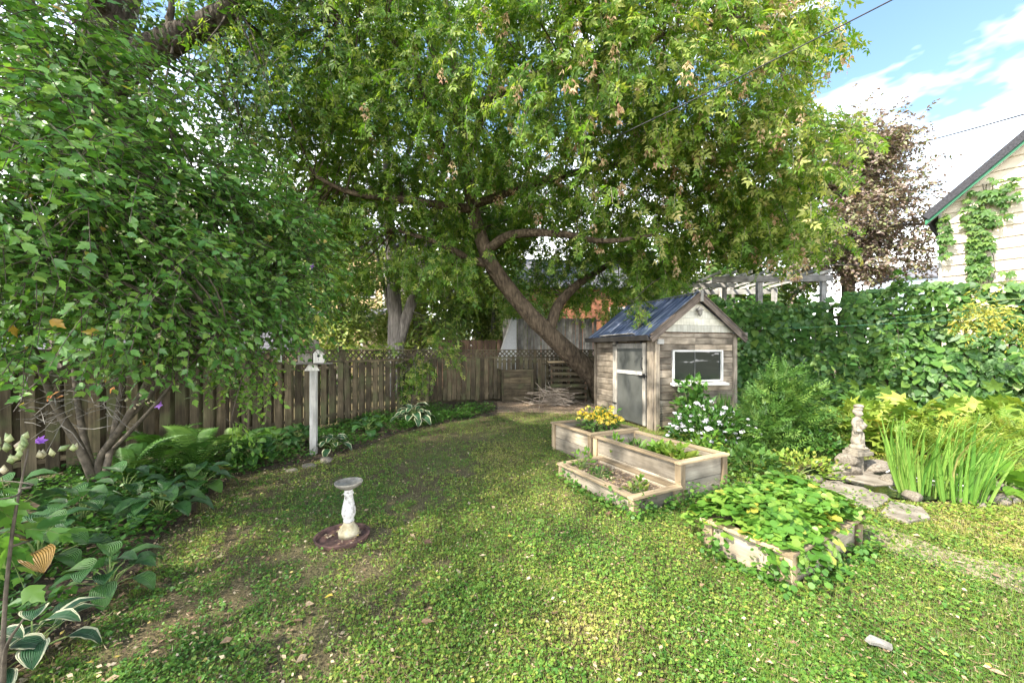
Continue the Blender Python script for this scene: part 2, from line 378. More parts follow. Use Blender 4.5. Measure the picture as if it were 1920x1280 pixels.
def empty(name, loc=(0, 0, 0), rz=0.0, label=None, cat=None, group=None, kind=None):
    o = bpy.data.objects.new(name, None)
    o.empty_display_size = 0.1
    COL.objects.link(o)
    o.location = loc
    o.rotation_euler = (0, 0, rz)
    return tag(o, label, cat, group, kind)

def obj(name, me, mat=None, parent=None, mw=None, world=False):
    """link a mesh; mw = matrix in the parent's frame; world=True: vertices are in world coordinates"""
    if mat is not None and len(me.materials) == 0:
        me.materials.append(M[mat] if isinstance(mat, str) else mat)
    o = bpy.data.objects.new(name, me)
    COL.objects.link(o)
    if parent is not None:
        o.parent = parent
        if world:
            o.matrix_parent_inverse = Matrix.LocRotScale(parent.location, parent.rotation_euler, None).inverted()
    if mw is not None:
        o.matrix_basis = mw
    return o

def np_mesh(name, V, faces, smooth=False, attrs=None):
    """V (n,3); faces: list of (m,k) int arrays"""
    me = bpy.data.meshes.new(name)
    V = np.ascontiguousarray(V, dtype=np.float32)
    me.vertices.add(len(V)); me.vertices.foreach_set("co", V.ravel())
    loops = np.concatenate([f.ravel() for f in faces]).astype(np.int32)
    tot = np.concatenate([np.full(len(f), f.shape[1], np.int32) for f in faces])
    start = np.concatenate([[0], np.cumsum(tot)[:-1]]).astype(np.int32)
    me.loops.add(len(loops)); me.loops.foreach_set("vertex_index", loops)
    me.polygons.add(len(tot)); me.polygons.foreach_set("loop_start", start); me.polygons.foreach_set("loop_total", tot)
    if smooth:
        me.polygons.foreach_set("use_smooth", np.ones(len(tot), dtype=bool))
    for k, a in (attrs or {}).items():
        at = me.attributes.new(k, 'FLOAT', 'POINT')
        at.data.foreach_set("value", np.ascontiguousarray(a, dtype=np.float32))
    me.update(calc_edges=True)
    return me

class MB:
    def __init__(s):
        s.v, s.f = [], []
    def add(s, V, F):
        b = len(s.v)
        s.v += [tuple(p) for p in V]
        s.f += [tuple(i + b for i in f) for f in F]
        return s
    def box(s, c, d, rot=None):
        x, y, z = d[0] / 2, d[1] / 2, d[2] / 2
        P = [Vector(p) for p in ((-x, -y, -z), (x, -y, -z), (x, y, -z), (-x, y, -z), (-x, -y, z), (x, -y, z), (x, y, z), (-x, y, z))]
        if rot is not None:
            P = [rot @ p for p in P]
        c = Vector(c)
        return s.add([p + c for p in P], [(0, 3, 2, 1), (4, 5, 6, 7), (0, 1, 5, 4), (1, 2, 6, 5), (2, 3, 7, 6), (3, 0, 4, 7)])
    def prism(s, poly, axis, a, b):
        """poly of 2-D points extruded along axis ('x','y','z') from a to b"""
        n = len(poly)
        def P(p, t):
            return {'x': (t, p[0], p[1]), 'y': (p[0], t, p[1]), 'z': (p[0], p[1], t)}[axis]
        V = [P(p, a) for p in poly] + [P(p, b) for p in poly]
        F = [tuple(range(n))[::-1], tuple(range(n, 2 * n))] + [(i, (i + 1) % n, n + (i + 1) % n, n + i) for i in range(n)]
        return s.add(V, F)
    def lathe(s, prof, c=(0, 0, 0), n=24):
        V, F = [], []
        for r, z in prof:
            for k in range(n):
                a = 2 * math.pi * k / n
                V.append((c[0] + r * math.cos(a), c[1] + r * math.sin(a), c[2] + z))
        for i in range(len(prof) - 1):
            for k in range(n):
                F.append((i * n + k, i * n + (k + 1) % n, (i + 1) * n + (k + 1) % n, (i + 1) * n + k))
        F.append(tuple(range(n))[::-1]); F.append(tuple(range((len(prof) - 1) * n, len(prof) * n)))
        return s.add(V, F)
    def tube(s, pts, rad, n=8, res=None, wob=0.0):
        V, F = tube_np(pts, rad, n, res, wob)
        return s.add(V.tolist(), F)
    def mesh(s, name, smooth=False):
        me = bpy.data.meshes.new(name)
        me.from_pydata(s.v, [], s.f)
        bm = bmesh.new(); bm.from_mesh(me)
        bmesh.ops.recalc_face_normals(bm, faces=bm.faces)
        bm.to_mesh(me); bm.free()
        if smooth:
            me.polygons.foreach_set("use_smooth", np.ones(len(me.polygons), dtype=bool))
        me.update()
        return me
    def build(s, name, mat, parent=None, smooth=False, world=False, mw=None):
        return obj(name, s.mesh(name, smooth), mat, parent, mw, world)

def catmull(P, n):
    P = np.asarray([tuple(p) for p in P], float)
    if len(P) < 3:
        t = np.linspace(0, 1, n)[:, None]
        return P[0] * (1 - t) + P[-1] * t
    Q = np.vstack([2 * P[0] - P[1], P, 2 * P[-1] - P[-2]])
    u = np.linspace(0, len(P) - 1 - 1e-6, n)
    i = np.floor(u).astype(int); t = (u - i)[:, None]
    a, b, c, d = Q[i], Q[i + 1], Q[i + 2], Q[i + 3]
    return 0.5 * (2 * b + (c - a) * t + (2 * a - 5 * b + 4 * c - d) * t ** 2 + (3 * b - a - 3 * c + d) * t ** 3)

def tube_np(pts, rad, n=8, res=None, wob=0.0):
    k = len(pts)
    rad = np.interp(np.linspace(0, 1, k), np.linspace(0, 1, len(rad)), rad) if np.ndim(rad) else np.full(k, rad)
    if res:
        C = catmull(pts, res)
        rr = np.interp(np.linspace(0, 1, res), np.linspace(0, 1, k), rad)
    else:
        C, rr = np.asarray([tuple(p) for p in pts], float), rad
    m = len(C)
    T = unit(np.gradient(C, axis=0))
    up = np.array([0.3, 0.2, 1.0]) if abs(T[0][2]) < 0.9 else np.array([1.0, 0.2, 0.1])
    U = np.zeros_like(C); U[0] = unit(up - T[0] * up.dot(T[0]))
    for i in range(1, m):
        u = U[i - 1] - T[i] * U[i - 1].dot(T[i]); U[i] = unit(u)
    B = np.cross(T, U)
    a = np.linspace(0, 2 * np.pi, n, endpoint=False)
    rj = rr[:, None] * (1 + wob * (rng.random((m, n)) - 0.5))
    V = C[:, None] + rj[..., None] * (np.cos(a)[None, :, None] * U[:, None] + np.sin(a)[None, :, None] * B[:, None])
    F = [(i * n + j, i * n + (j + 1) % n, (i + 1) * n + (j + 1) % n, (i + 1) * n + j) for i in range(m - 1) for j in range(n)]
    F += [tuple(range(n))[::-1], tuple(range((m - 1) * n, m * n))]
    return V.reshape(-1, 3), F

_pk = {}
def plank_mesh(L, w, t, ch=0.004):
    """a board along local Z (centred), width X, thickness Y, edges eased"""
    key = (round(L, 2), round(w, 3), round(t, 3))
    if key in _pk:
        return _pk[key]
    L, w, t = key
    x, y = w / 2, t / 2
    c = min(ch, x * 0.4, y * 0.4)
    p = [(-x + c, -y), (x - c, -y), (x, -y + c), (x, y - c), (x - c, y), (-x + c, y), (-x, y - c), (-x, -y + c)]
    _pk[key] = MB().prism(p, 'z', -L / 2, L / 2).mesh("plank")
    return _pk[key]

def frame_mat(c, zdir, ydir):
    """matrix: local Z along zdir, local Y near ydir"""
    z = Vector(zdir).normalized(); y = Vector(ydir); x = y.cross(z).normalized(); y = z.cross(x)
    return Matrix(((x.x, y.x, z.x, c[0]), (x.y, y.y, z.y, c[1]), (x.z, y.z, z.z, c[2]), (0, 0, 0, 1)))

_pm = {}
def plank(name, parent, mat, p0, p1, w, t, face=(0, -1, 0), jit=0.0):
    """board from p0 to p1 in the parent's frame; face = direction its thickness points"""
    p0, p1 = Vector(p0), Vector(p1)
    L = (p1 - p0).length
    base = plank_mesh(L, w, t)
    key = (base.name, mat)
    if key not in _pm:
        me = base if len(base.materials) == 0 else base.copy()
        me.materials.clear(); me.materials.append(M[mat]); _pm[key] = me
    c = (p0 + p1) / 2
    f = Vector(face)
    if jit:
        f = f + Vector((rng.normal(0, jit), rng.normal(0, jit), rng.normal(0, jit)))
    return obj(name, _pm[key], None, parent, frame_mat(c, p1 - p0, f))

# ---- leaves
def tmpl(parts):
    V, F, b = [], [], 0
    for v, f in parts:
        V += v; F += [tuple(i + b for i in q) for q in f]; b += len(v)
    return np.array(V, float), F

def leaflet(o, a, L, w, z=0.0, droop=0.1, mid=False):
    """narrow folded leaflet from o (x,y) in direction a (radians from +y)"""
    s, c = math.sin(a), math.cos(a)
    def P(x, y, zz): return (o[0] + x * c + y * s, o[1] - x * s + y * c, z + zz)
    v = [P(0, 0, 0), P(-w / 2 * L, 0.42 * L, 0.05 * L - droop * L * 0.2), P(0, L, -droop * L), P(w / 2 * L, 0.42 * L, 0.05 * L - droop * L * 0.2)]
    if mid:
        v.append(P(0, 0.45 * L, -0.05 * L))
        return v, [(0, 3, 4), (3, 2, 4), (2, 1, 4), (1, 0, 4)]
    return v, [(0, 3, 2), (0, 2, 1)]

def fan(outline, c):
    n = len(outline)
    return [tuple(c)] + [tuple(p) for p in outline], [(0, 1 + i, 1 + (i + 1) % n) for i in range(n)]

def mirror(right):
    """right-hand outline from base to tip -> closed outline"""
    return right + [(-x, y, z) for x, y, z in right[::-1] if abs(x) > 1e-6]

T = {}
T['simple'] = tmpl([leaflet((0, 0), 0, 1, 0.55, mid=True)])
T['narrow'] = tmpl([leaflet((0, 0), 0, 1, 0.36)])
T['tiny'] = tmpl([leaflet((0, 0), 0, 1, 0.6)])
T['maple'] = tmpl([leaflet((0, 0.42), 0, 0.58, 0.42, droop=0.25), leaflet((0, 0.40), 0.95, 0.46, 0.42, droop=0.25), leaflet((0, 0.40), -0.95, 0.46, 0.42, droop=0.25),
                   leaflet((0, 0.14), 1.15, 0.42, 0.44, droop=0.3), leaflet((0, 0.14), -1.15, 0.42, 0.44, droop=0.3)])
T['sharon'] = tmpl([fan(mirror([(0, 0, 0), (0.15, 0.04, 0.03), (0.27, 0.22, 0.05), (0.40, 0.50, 0.0), (0.22, 0.50, 0.03), (0.23, 0.70, 0), (0.11, 0.80, -0.02), (0, 1.08, -0.1)]), (0, 0.42, -0.04))])
T['heart'] = tmpl([fan(mirror([(0, 0.06, 0), (0.16, -0.06, 0.02), (0.38, 0.04, 0.0), (0.48, 0.3, -0.03), (0.38, 0.6, -0.05), (0.18, 0.86, -0.1), (0, 1.05, -0.17)]), (0, 0.38, -0.06))])
T['round'] = (np.array([(0.12, 0, 0), (0.48, 0.22, 0.05), (0.42, 0.7, 0.08), (0, 0.92, 0.05), (-0.42, 0.7, 0.08), (-0.48, 0.22, 0.05), (-0.12, 0, 0)]), [(0, 1, 2, 3, 4, 5, 6)])
T['tri'] = tmpl([leaflet((0, 0.3), a, 0.62, 0.8, droop=0.15, mid=True) for a in (0, 1.5, -1.5)])
def broad(o, a, L, w, droop=0.15):
    s, c = math.sin(a), math.cos(a)
    def P(x, y, z): return (o[0] + x * c * L + y * s * L, o[1] - x * s * L + y * c * L, z * L)
    return fan([P(*q) for q in mirror([(0, 0, 0), (.30 * w, .16, .04), (.5 * w, .48, .03), (.42 * w, .8, -.02), (0, 1, -droop)])], P(0, .5, -.05))
T['straw'] = tmpl([broad((0, 0.12), a, l, 0.95) for a, l in ((0, 0.78), (1.75, 0.7), (-1.75, 0.7))])
T['palm'] = tmpl([leaflet((0, 0.32), a, l, 0.46, droop=0.28, mid=True) for a, l in ((0, 0.72), (0.8, 0.64), (-0.8, 0.64), (1.6, 0.5), (-1.6, 0.5), (2.4, 0.36), (-2.4, 0.36))])
T['ferny'] = tmpl([leaflet((0, 0.12 + 0.15 * k), s * (1.15 - 0.08 * k), 0.42 - 0.055 * k, 0.34, droop=0.2, z=-0.03 * k) for k in range(5) for s in (1, -1)] + [leaflet((0, 0.78), 0, 0.28, 0.4)])
T['blade'] = (np.array([(-0.035, 0, 0), (0.035, 0, 0), (0.03, 0.5, 0.0), (-0.03, 0.5, 0.0), (0, 1, 0.22)]), [(0, 1, 2, 3), (3, 2, 4)])
T['bud'] = (np.array([(0, 0, 0), (.3, .4, 0), (0, .4, .3), (-.3, .4, 0), (0, .4, -.3), (0, 1, 0)]), [(0, 2, 1), (0, 3, 2), (0, 4, 3), (0, 1, 4), (5, 1, 2), (5, 2, 3), (5, 3, 4), (5, 4, 1)])
T['samara'] = tmpl([leaflet((0, 0), a, 1.0, 0.34, droop=d) for a, d in ((0.35, -0.3), (-0.35, 0.3))])

def emit(name, tp, pos, axis, nrm, size, mat, parent=None, var=None, tone=None, world=True, smooth=False):
    """one mesh of many leaves: tp template; axis = base to tip, nrm = upper face"""
    tv, tf = T[tp]
    n, k = len(pos), len(tv)
    a = unit(np.asarray(axis, float)); nn = np.asarray(nrm, float)
    s = unit(np.cross(a, nn)); nn = np.cross(s, a)
    size = np.broadcast_to(np.asarray(size, float), (n,))
    V = pos[:, None] + size[:, None, None] * (tv[None, :, 0:1] * s[:, None] + tv[None, :, 1:2] * a[:, None] + tv[None, :, 2:3] * nn[:, None])
    off = (np.arange(n) * k)[:, None, None]
    by = {}
    for f in tf:
        by.setdefault(len(f), []).append(f)
    faces = [(np.array(fs)[None] + off).reshape(-1, w) for w, fs in by.items()]
    at = {'var': np.repeat(rng.random(n) if var is None else var, k)}
    if tone is not None:
        at['tone'] = np.repeat(np.clip(tone, 0.001, 1), k)
    return obj(name, np_mesh(name, V.reshape(-1, 3), faces, smooth, at), mat, parent, None, world and parent is not None)

def tmpl_mesh(tp, name, mat):
    tv, tf = T[tp]
    me = bpy.data.meshes.new(name)
    me.from_pydata([tuple(p) for p in tv], [], tf)
    me.materials.append(M[mat])
    me.update()
    return me

def put(name, me, parent, pos, axis, nrm, size):
    """a single shared-mesh leaf as a part; coordinates in world, parent unrotated"""
    a = Vector(axis).normalized(); nn = Vector(nrm)
    s = a.cross(nn).normalized(); nn = s.cross(a)
    p = Vector(pos) - parent.location
    mw = Matrix(((s.x * size, a.x * size, nn.x * size, p.x), (s.y * size, a.y * size, nn.y * size, p.y), (s.z * size, a.z * size, nn.z * size, p.z), (0, 0, 0, 1)))
    return obj(name, me, None, parent, mw)

def rdir(n, zmin=-1.0):
    d = unit(rng.normal(size=(n, 3)))
    d[:, 2] = np.where(d[:, 2] < zmin, -d[:, 2], d[:, 2])
    return d

def tubes_mesh(segs, n=3):
    """many thin straight or curved twigs: list of (points array (m,3), radii (m,)) -> V, faces"""
    mb = MB()
    for P, r in segs:
        V, F = tube_np(P, r, n)
        mb.add(V.tolist(), F[:-2])
    return mb

# ------------------------------------------------------------------ setting: ground
def quad_sheet(name, pts, mat, z, kind='structure', thick=0.0):
    mb = MB()
    if thick:
        mb.prism([(p[0], p[1]) for p in pts], 'z', z - thick, z)
    else:
        mb.add([(p[0], p[1], z) for p in pts], [tuple(range(len(pts)))])
    o = mb.build(name, mat)
    if kind: o['kind'] = kind
    return o

gx = np.concatenate([[-600, -200, -60], np.linspace(-20, 20, 60), [60, 200, 600]])
gy = np.concatenate([[-600, -200, -40], np.linspace(-6, 26, 50), [60, 200, 700]])
GX, GY = np.meshgrid(gx, gy, indexing='ij')
near = (np.abs(GX) < 15) & (GY > -5) & (GY < 20)
GZ = np.where(near, (vnoise(GX, GY, 1.3, 3) - 0.5) * 0.016, -0.02)
nx, ny = GX.shape
idx = np.arange(nx * ny).reshape(nx, ny)
F4 = np.stack([idx[:-1, :-1], idx[1:, :-1], idx[1:, 1:], idx[:-1, 1:]], -1).reshape(-1, 4)
ground = obj("ground", np_mesh("ground", np.stack([GX, GY, GZ], -1).reshape(-1, 3), [F4], True), 'ground')
ground['kind'] = 'structure'

BED = [G(x, y) for x, y in ((10, 1290), (125, 1190), (235, 1090), (325, 1000), (430, 905), (500, 885), (575, 868), (650, 850), (720, 822), (800, 800), (930, 778))]
BEDX = np.array([p.x for p in BED]); BEDY = np.array([p.y for p in BED])
def bed_edge(y):                       # lawn begins to the right of this x
    return np.interp(y, BEDY, BEDX)
bq = catmull([(p.x, p.y, 0) for p in BED], 90)
bp_ = [(x + 0.16 * (vnoise(x, y, 0.22, 4) - .6), y + 0.1 * (vnoise(x, y, 0.2, 5) - .5)) for x, y, _ in bq] + [(-0.5, 12.8), (-3.0, 12.2), (-2.7, 10.6), (-6.3, 4.7), (-8, 1.9), (-4.5, 1.0)]
quad_sheet("garden_bed", bp_, 'soil', 0.014)
quad_sheet("bare_earth", [(-0.5, 10.2), (0.3, 10.4), (1.2, 10.1), (2.35, 9.9), (2.6, 12.9), (-0.4, 12.8), (-1.2, 11)], 'mulch', 0.012)
pth = catmull([tuple(G(*q)) for q in ((1345, 905), (1420, 905), (1500, 935), (1580, 975), (1690, 1000), (1800, 1040), (1960, 1080), (1960, 1125), (1800, 1075), (1680, 1040), (1600, 1010), (1500, 975), (1400, 950), (1350, 930))], 70)
quad_sheet("sandy_path", [(x + .1 * (vnoise(x, y, .12, 6) - .5), y + .1 * (vnoise(x, y, .12, 7) - .5)) for x, y, _ in pth], 'sand', 0.013)

# ------------------------------------------------------------------ fences
def wood_fence(name, A, B, label, height=1.7, pitch=0.19, bw=0.125, lat=True, back=True, mat='fence', post_d=2.0, cat='fence', jit=0.012):
    A, B = Vector((A[0], A[1], 0)), Vector((B[0], B[1], 0))
    d = (B - A); L = d.length; rz = math.atan2(d.y, d.x)
    t = empty(name, A, rz, label, cat)
    top = height - 0.30 if lat else height - 0.04
    zr = (0.25, top - 0.1)
    n = int(L / pitch)
    for i in range(n):
        x = (i + 0.5) * pitch
        h = top + rng.normal(0, 0.006)
        plank("board", t, mat, (x + rng.normal(0, 0.006), -0.035, 0.05 + abs(rng.normal(0, 0.02))), (x + rng.normal(0, jit), -0.035, h), bw + rng.normal(0, 0.004), 0.018, (0, -1, 0), 0.02)
        if back:
            plank("board", t, mat, (x + pitch / 2, 0.055, 0.05), (x + pitch / 2, 0.055, h), bw, 0.018, (0, -1, 0), 0.02)
    for z in zr:
        for k in range(int(math.ceil(L / post_d))):
            x0, x1 = k * post_d, min(L, (k + 1) * post_d)
            plank("rail", t, mat, (x0, 0.008, z), (x1, 0.008, z), 0.085, 0.06, (0, 0, 1))
    for k in range(int(L / post_d) + 1):
        plank("post", t, mat, (min(L, k * post_d), 0.035, 0), (min(L, k * post_d), 0.035, height - 0.02), 0.09, 0.09)
    if lat:
        for k in range(int(math.ceil(L / post_d))):
            x0, x1 = k * post_d, min(L, (k + 1) * post_d)
            plank("cap_rail", t, mat, (x0, 0.01, height - 0.014), (x1 - 0.004, 0.01, height - 0.014), 0.12, 0.028, (0, 0, 1))
            plank("lattice_rail", t, mat, (x0, 0.0, top + 0.03), (x1 - 0.004, 0.0, top + 0.03), 0.10, 0.05, (0, 0, 1))
        mb = MB(); z0, z1 = top + 0.05, height - 0.03; hh = z1 - z0
        for s, y in ((1, 0.0), (-1, 0.007)):
            for x in np.arange(-0.1, L, 0.15):
                xa, xb = (x, x + hh) if s > 0 else (x + hh, x)
                w = 0.027
                pa = [(xa - w, z0), (xa + w, z0), (xb + w, z1), (xb - w, z1)]
                if min(p[0] for p in pa) < 0 or max(p[0] for p in pa) > L: continue
                mb.prism(pa, 'y', y, y + 0.006)
        o = mb.build("lattice", mat, t); o['kind'] = 'stuff'
    return t

fa, fb = Vector((-8.0, 1.9, 0)), Vector((-2.66, 10.64, 0))
wood_fence("wooden_fence", fa, fb, "long weathered board fence with lattice top behind the birdhouse post and ferns")
wood_fence("wooden_fence", (-3.12, 12.2), (3.0, 13.5), "shaded board fence with lattice top behind the compost bin and pallets", pitch=0.15, back=False)
wood_fence("wooden_fence", (-2.70, 10.70), (-3.1, 12.15), "short return of board fence joining the two lattice topped fences", pitch=0.15, back=False, post_d=1.4)
wood_fence("neighbour_fence", W(945, 700, 16).xy, W(1125, 700, 15.4).xy, "tall plain grey vertical board fence beyond the leaning maple trunk", height=3.0, pitch=0.14, bw=0.132, lat=False, back=False, mat='greywood', post_d=2.2)
wood_fence("neighbour_fence", W(820, 700, 17).xy, W(950, 700, 16.6).xy, "low brown board fence just visible above the lattice in the back corner", height=2.15, pitch=0.14, bw=0.13, lat=False, back=False, mat='brownwood', post_d=2.2)

# fence under the vine, with open balusters at its near end
RA, RB = Vector((5.4, 11.3, 0)), Vector((11.9, 7.12, 0))
rd = (RB - RA).normalized(); RL = (RB - RA).length
rf = empty("vine_fence", RA, math.atan2(rd.y, rd.x), "tall brown fence behind the shed almost hidden under broad leaved vine", "fence")
RZT = 2.72
for k in range(6):
    x = k * RL / 5
    plank("post", rf, 'fence', (x, 0.0, 0), (x, 0.0, RZT + 0.06), 0.1, 0.1)
    if k < 5:
        x1 = (k + 1) * RL / 5
        plank("cap_rail", rf, 'planter_rim', (x + 0.05, 0, RZT + 0.09), (x1 + 0.04, 0, RZT + 0.09), 0.15, 0.035, (0, 0, 1))
        for z in (0.35, 1.35, 2.5):
            plank("rail", rf, 'fence', (x + 0.052, 0, z), (x1 - 0.052, 0, z), 0.07, 0.09, (0, 0, 1))
for i in range(int(RL / 0.21)):
    x = (i + 0.5) * 0.21
    plank("baluster", rf, 'fence', (x, -0.058, 0.3), (x, -0.058, 2.6), 0.115 if x < 5.1 else 0.05, 0.02, (0, -1, 0), 0.01)

# ------------------------------------------------------------------ houses
def roof_slab(mb, a, b, c, d, t):
    a, b, c, d = map(Vector, (a, b, c, d))
    n = (b - a).cross(d - a).normalized() * t
    V = [a, b, c, d, a - n, b - n, c - n, d - n]
    mb.add(V, [(0, 1, 2, 3), (7, 6, 5, 4), (0, 4, 5, 1), (1, 5, 6, 2), (2, 6, 7, 3), (3, 7, 4, 0)])

# cream sided house on the right, gable wall towards the yard
hd = Vector((0.61, -0.79, 0)).normalized()
hh_ = empty("cream_house", (10.62, 9.5, 0), math.atan2(hd.y, hd.x), "cream house with wide lap siding, black roof edge and green trim beyond the vine fence", "house")
HWID, HE, HP = 6.4, 5.15, 8.2
MB().prism([(0.06, 0), (HWID - 0.06, 0), (HWID - 0.06, HE), (HWID / 2, HP - 0.12), (0.06, HE)], 'y', 0.06, 7.0).build("wall_core", 'cream', hh_)
z = 0.2; k = 0
while z < HP - 0.05:
    z1 = min(z + 0.255, HP - 0.02)
    def xl(zz): return 0.0 if zz <= HE else (zz - HE) / (HP - HE) * HWID / 2
    poly = [(xl(z), z), (HWID - xl(z), z), (HWID - xl(z1), z1), (xl(z1), z1)]
    mb = MB()
    yb, yt = 0.018, 0.048           # lower edge stands proud
    mb.add([(poly[0][0], yb - 0.012, z - 0.012), (poly[1][0], yb - 0.012, z - 0.012), (poly[2][0], yt, z1), (poly[3][0], yt, z1),
            (poly[0][0], 0.058, z - 0.012), (poly[1][0], 0.058, z - 0.012), (poly[2][0], 0.058, z1), (poly[3][0], 0.058, z1)],
           [(0, 1, 2, 3), (7, 6, 5, 4), (0, 4, 5, 1), (1, 5, 6, 2), (2, 6, 7, 3), (3, 7, 4, 0)])
    mb.build("siding_board", 'cream', hh_)
    z = z1
plank("corner_board", hh_, 'whitepaint', (-0.02, 0.02, 0), (-0.02, 0.02, HE), 0.05, 0.11)
sl_ = (HP - HE) / (HWID / 2)
ux = Vector((1, 0, sl_)).normalized()
for s in (0, 1):
    mb = MB()
    e = -0.3
    P0, P1 = (e, -0.30, HE + e * sl_ + 0.16), (HWID / 2, -0.30, HP + 0.16)
    P2, P3 = (HWID / 2, 7.3, HP + 0.16), (e, 7.3, HE + e * sl_ + 0.16)
    if s: P0, P1, P2, P3 = [(HWID - p[0], p[1], p[2]) for p in (P0, P1, P2, P3)]
    roof_slab(mb, P0, P1, P2, P3, 0.16)
    mb.build("roof", 'shingle', hh_)
    mb = MB()
    def tr(off, y0, y1, th):
        a = (e + 0.05, HE + (e + 0.05) * sl_ - off); b = (HWID / 2, HP - off)
        pl = [a, b, (b[0], b[1] - th), (a[0], a[1] - th)]
        if s: pl = [(HWID - p[0], p[1]) for p in pl]
        mb.prism(pl, 'y', y0, y1)
    tr(0.02, -0.26, -0.22, 0.11)
    mb.build("green_fascia", 'greentrim', hh_)
    mb = MB(); tr(0.06, -0.215, 0.0, 0.03); mb.build("soffit", 'whitepaint', hh_)
    plank("gutter", hh_, 'gutter', ((HWID + 0.32) if s else -0.32, -0.3, HE - 0.20), ((HWID + 0.32) if s else -0.32, 7.3, HE - 0.20), 0.11, 0.10)

# beige house behind the back left corner
bh = empty("beige_house", W(650, 655, 24).xy.to_3d(), R(-14), "tan sided two storey house with white window seen between trunks beyond fence", "house")
MB().box((-3.0, 2, 1.75), (8.2, 4, 3.5)).build("wall", 'beige', bh)
mb = MB(); roof_slab(mb, (-7.4, -0.4, 3.45), (1.4, -0.4, 3.45), (1.4, 2.6, 4.5), (-7.4, 2.6, 4.5), 0.15); mb.build("roof", 'greyshingle', bh)
MB().box((-3.0, 5.6, 4.2), (8.0, 6, 8.4)).build("wall", 'beige', bh)
mb = MB(); roof_slab(mb, (-7.4, 2.2, 8.35), (1.4, 2.2, 8.35), (1.4, 5.6, 10.6), (-7.4, 5.6, 10.6), 0.15); roof_slab(mb, (1.4, 9, 8.35), (-7.4, 9, 8.35), (-7.4, 5.6, 10.6), (1.4, 5.6, 10.6), 0.15); mb.build("roof", 'greyshingle', bh)
for k in range(22):
    z = 0.2 + k * 0.15
    if z < 3.4: plank("siding_board", bh, 'beige', (-7.05, -0.012, z), (1.05, -0.012, z), 0.14, 0.02, (0, -1, 0.12))
for k in range(24):
    z = 4.65 + k * 0.15
    plank("siding_board", bh, 'beige', (-6.95, 2.588, z), (0.95, 2.588, z), 0.14, 0.02, (0, -1, 0.12))
plank("corner_board", bh, 'whitepaint', (1.08, -0.02, 0), (1.08, -0.02, 3.4), 0.12, 0.05)
plank("corner_board", bh, 'whitepaint', (0.97, 2.56, 4.5), (0.97, 2.56, 8.3), 0.14, 0.05)
for x in (-0.2, -2.8, -5.4):
    wnd = MB().box((x, 2.54, 6.1), (1.1, 0.07, 1.7)).build("window", 'whitepaint', bh)
    MB().box((x, 2.50, 6.1), (0.9, 0.03, 1.5)).build("pane", 'glass', wnd)

# grey roofed garage behind the left fence
gg = empty("grey_garage", W(300, 655, 11.5).xy.to_3d(), R(32), "low garage with grey shingle roof behind the left fence and shrub", "garage")
MB().box((0, 2.4, 0.85), (6.4, 4.4, 1.7)).build("wall", 'brownwood', gg)
mb = MB(); roof_slab(mb, (-3.5, -0.1, 1.68), (3.5, -0.1, 1.68), (3.5, 2.4, 3.5), (-3.5, 2.4, 3.5), 0.1); roof_slab(mb, (3.5, 4.9, 1.68), (-3.5, 4.9, 1.68), (-3.5, 2.4, 3.5), (3.5, 2.4, 3.5), 0.1)
mb.build("roof", 'greyshingle', gg)
for k in range(15):                                   # courses of shingles
    q = k / 15
    plank("shingle_course", gg, 'greyshingle', (-3.5, -0.1 + 2.5 * q + 0.09, 1.68 + 1.82 * q + 0.085), (3.5, -0.1 + 2.5 * q + 0.09, 1.68 + 1.82 * q + 0.085), 0.21, 0.012, (0, -0.52, 0.86))
for k in range(30):
    plank("wall_board", gg, 'brownwood', (-3.1 + k * 0.215, 0.185, 0.1), (-3.1 + k * 0.215, 0.185, 1.6), 0.2, 0.02)

# orange brick house through the maple
ob = empty("brick_house", W(1040, 655, 21).xy.to_3d(), R(6), "orange brick house glimpsed behind the maple fork and tall grey fence", "house")
MB().box((1.2, 2.5, 2.6), (6.0, 5, 5.2)).build("wall", 'brick', ob)
mb = MB(); roof_slab(mb, (-2.1, -0.3, 5.1), (4.5, -0.3, 5.1), (4.5, 2.5, 7.2), (-2.1, 2.5, 7.2), 0.15); roof_slab(mb, (4.5, 5.3, 5.1), (-2.1, 5.3, 5.1), (-2.1, 2.5, 7.2), (4.5, 2.5, 7.2), 0.15); mb.build("roof", 'greyshingle', ob)
for x in (-1.2, 3.6):
    wnd = MB().box((x, -0.03, 3.3), (1.0, 0.08, 1.5)).build("window", 'whitepaint', ob)
    MB().box((x, -0.075, 3.3), (0.84, 0.03, 1.3)).build("pane", 'glass', wnd)

gh = empty("far_grey_house", W(1752, 655, 40).xy.to_3d(), R(-20), "small pale blue grey house far off beside the cream house", "house")
MB().box((0, 3, 4.7), (5, 6, 9.4)).build("wall", 'bluegrey', gh)
mb = MB(); roof_slab(mb, (-2.8, -0.3, 9.3), (2.8, -0.3, 9.3), (2.8, 3, 11), (-2.8, 3, 11), 0.15); roof_slab(mb, (2.8, 6.3, 9.3), (-2.8, 6.3, 9.3), (-2.8, 3, 11), (2.8, 3, 11), 0.15); mb.build("roof", 'greyshingle', gh)

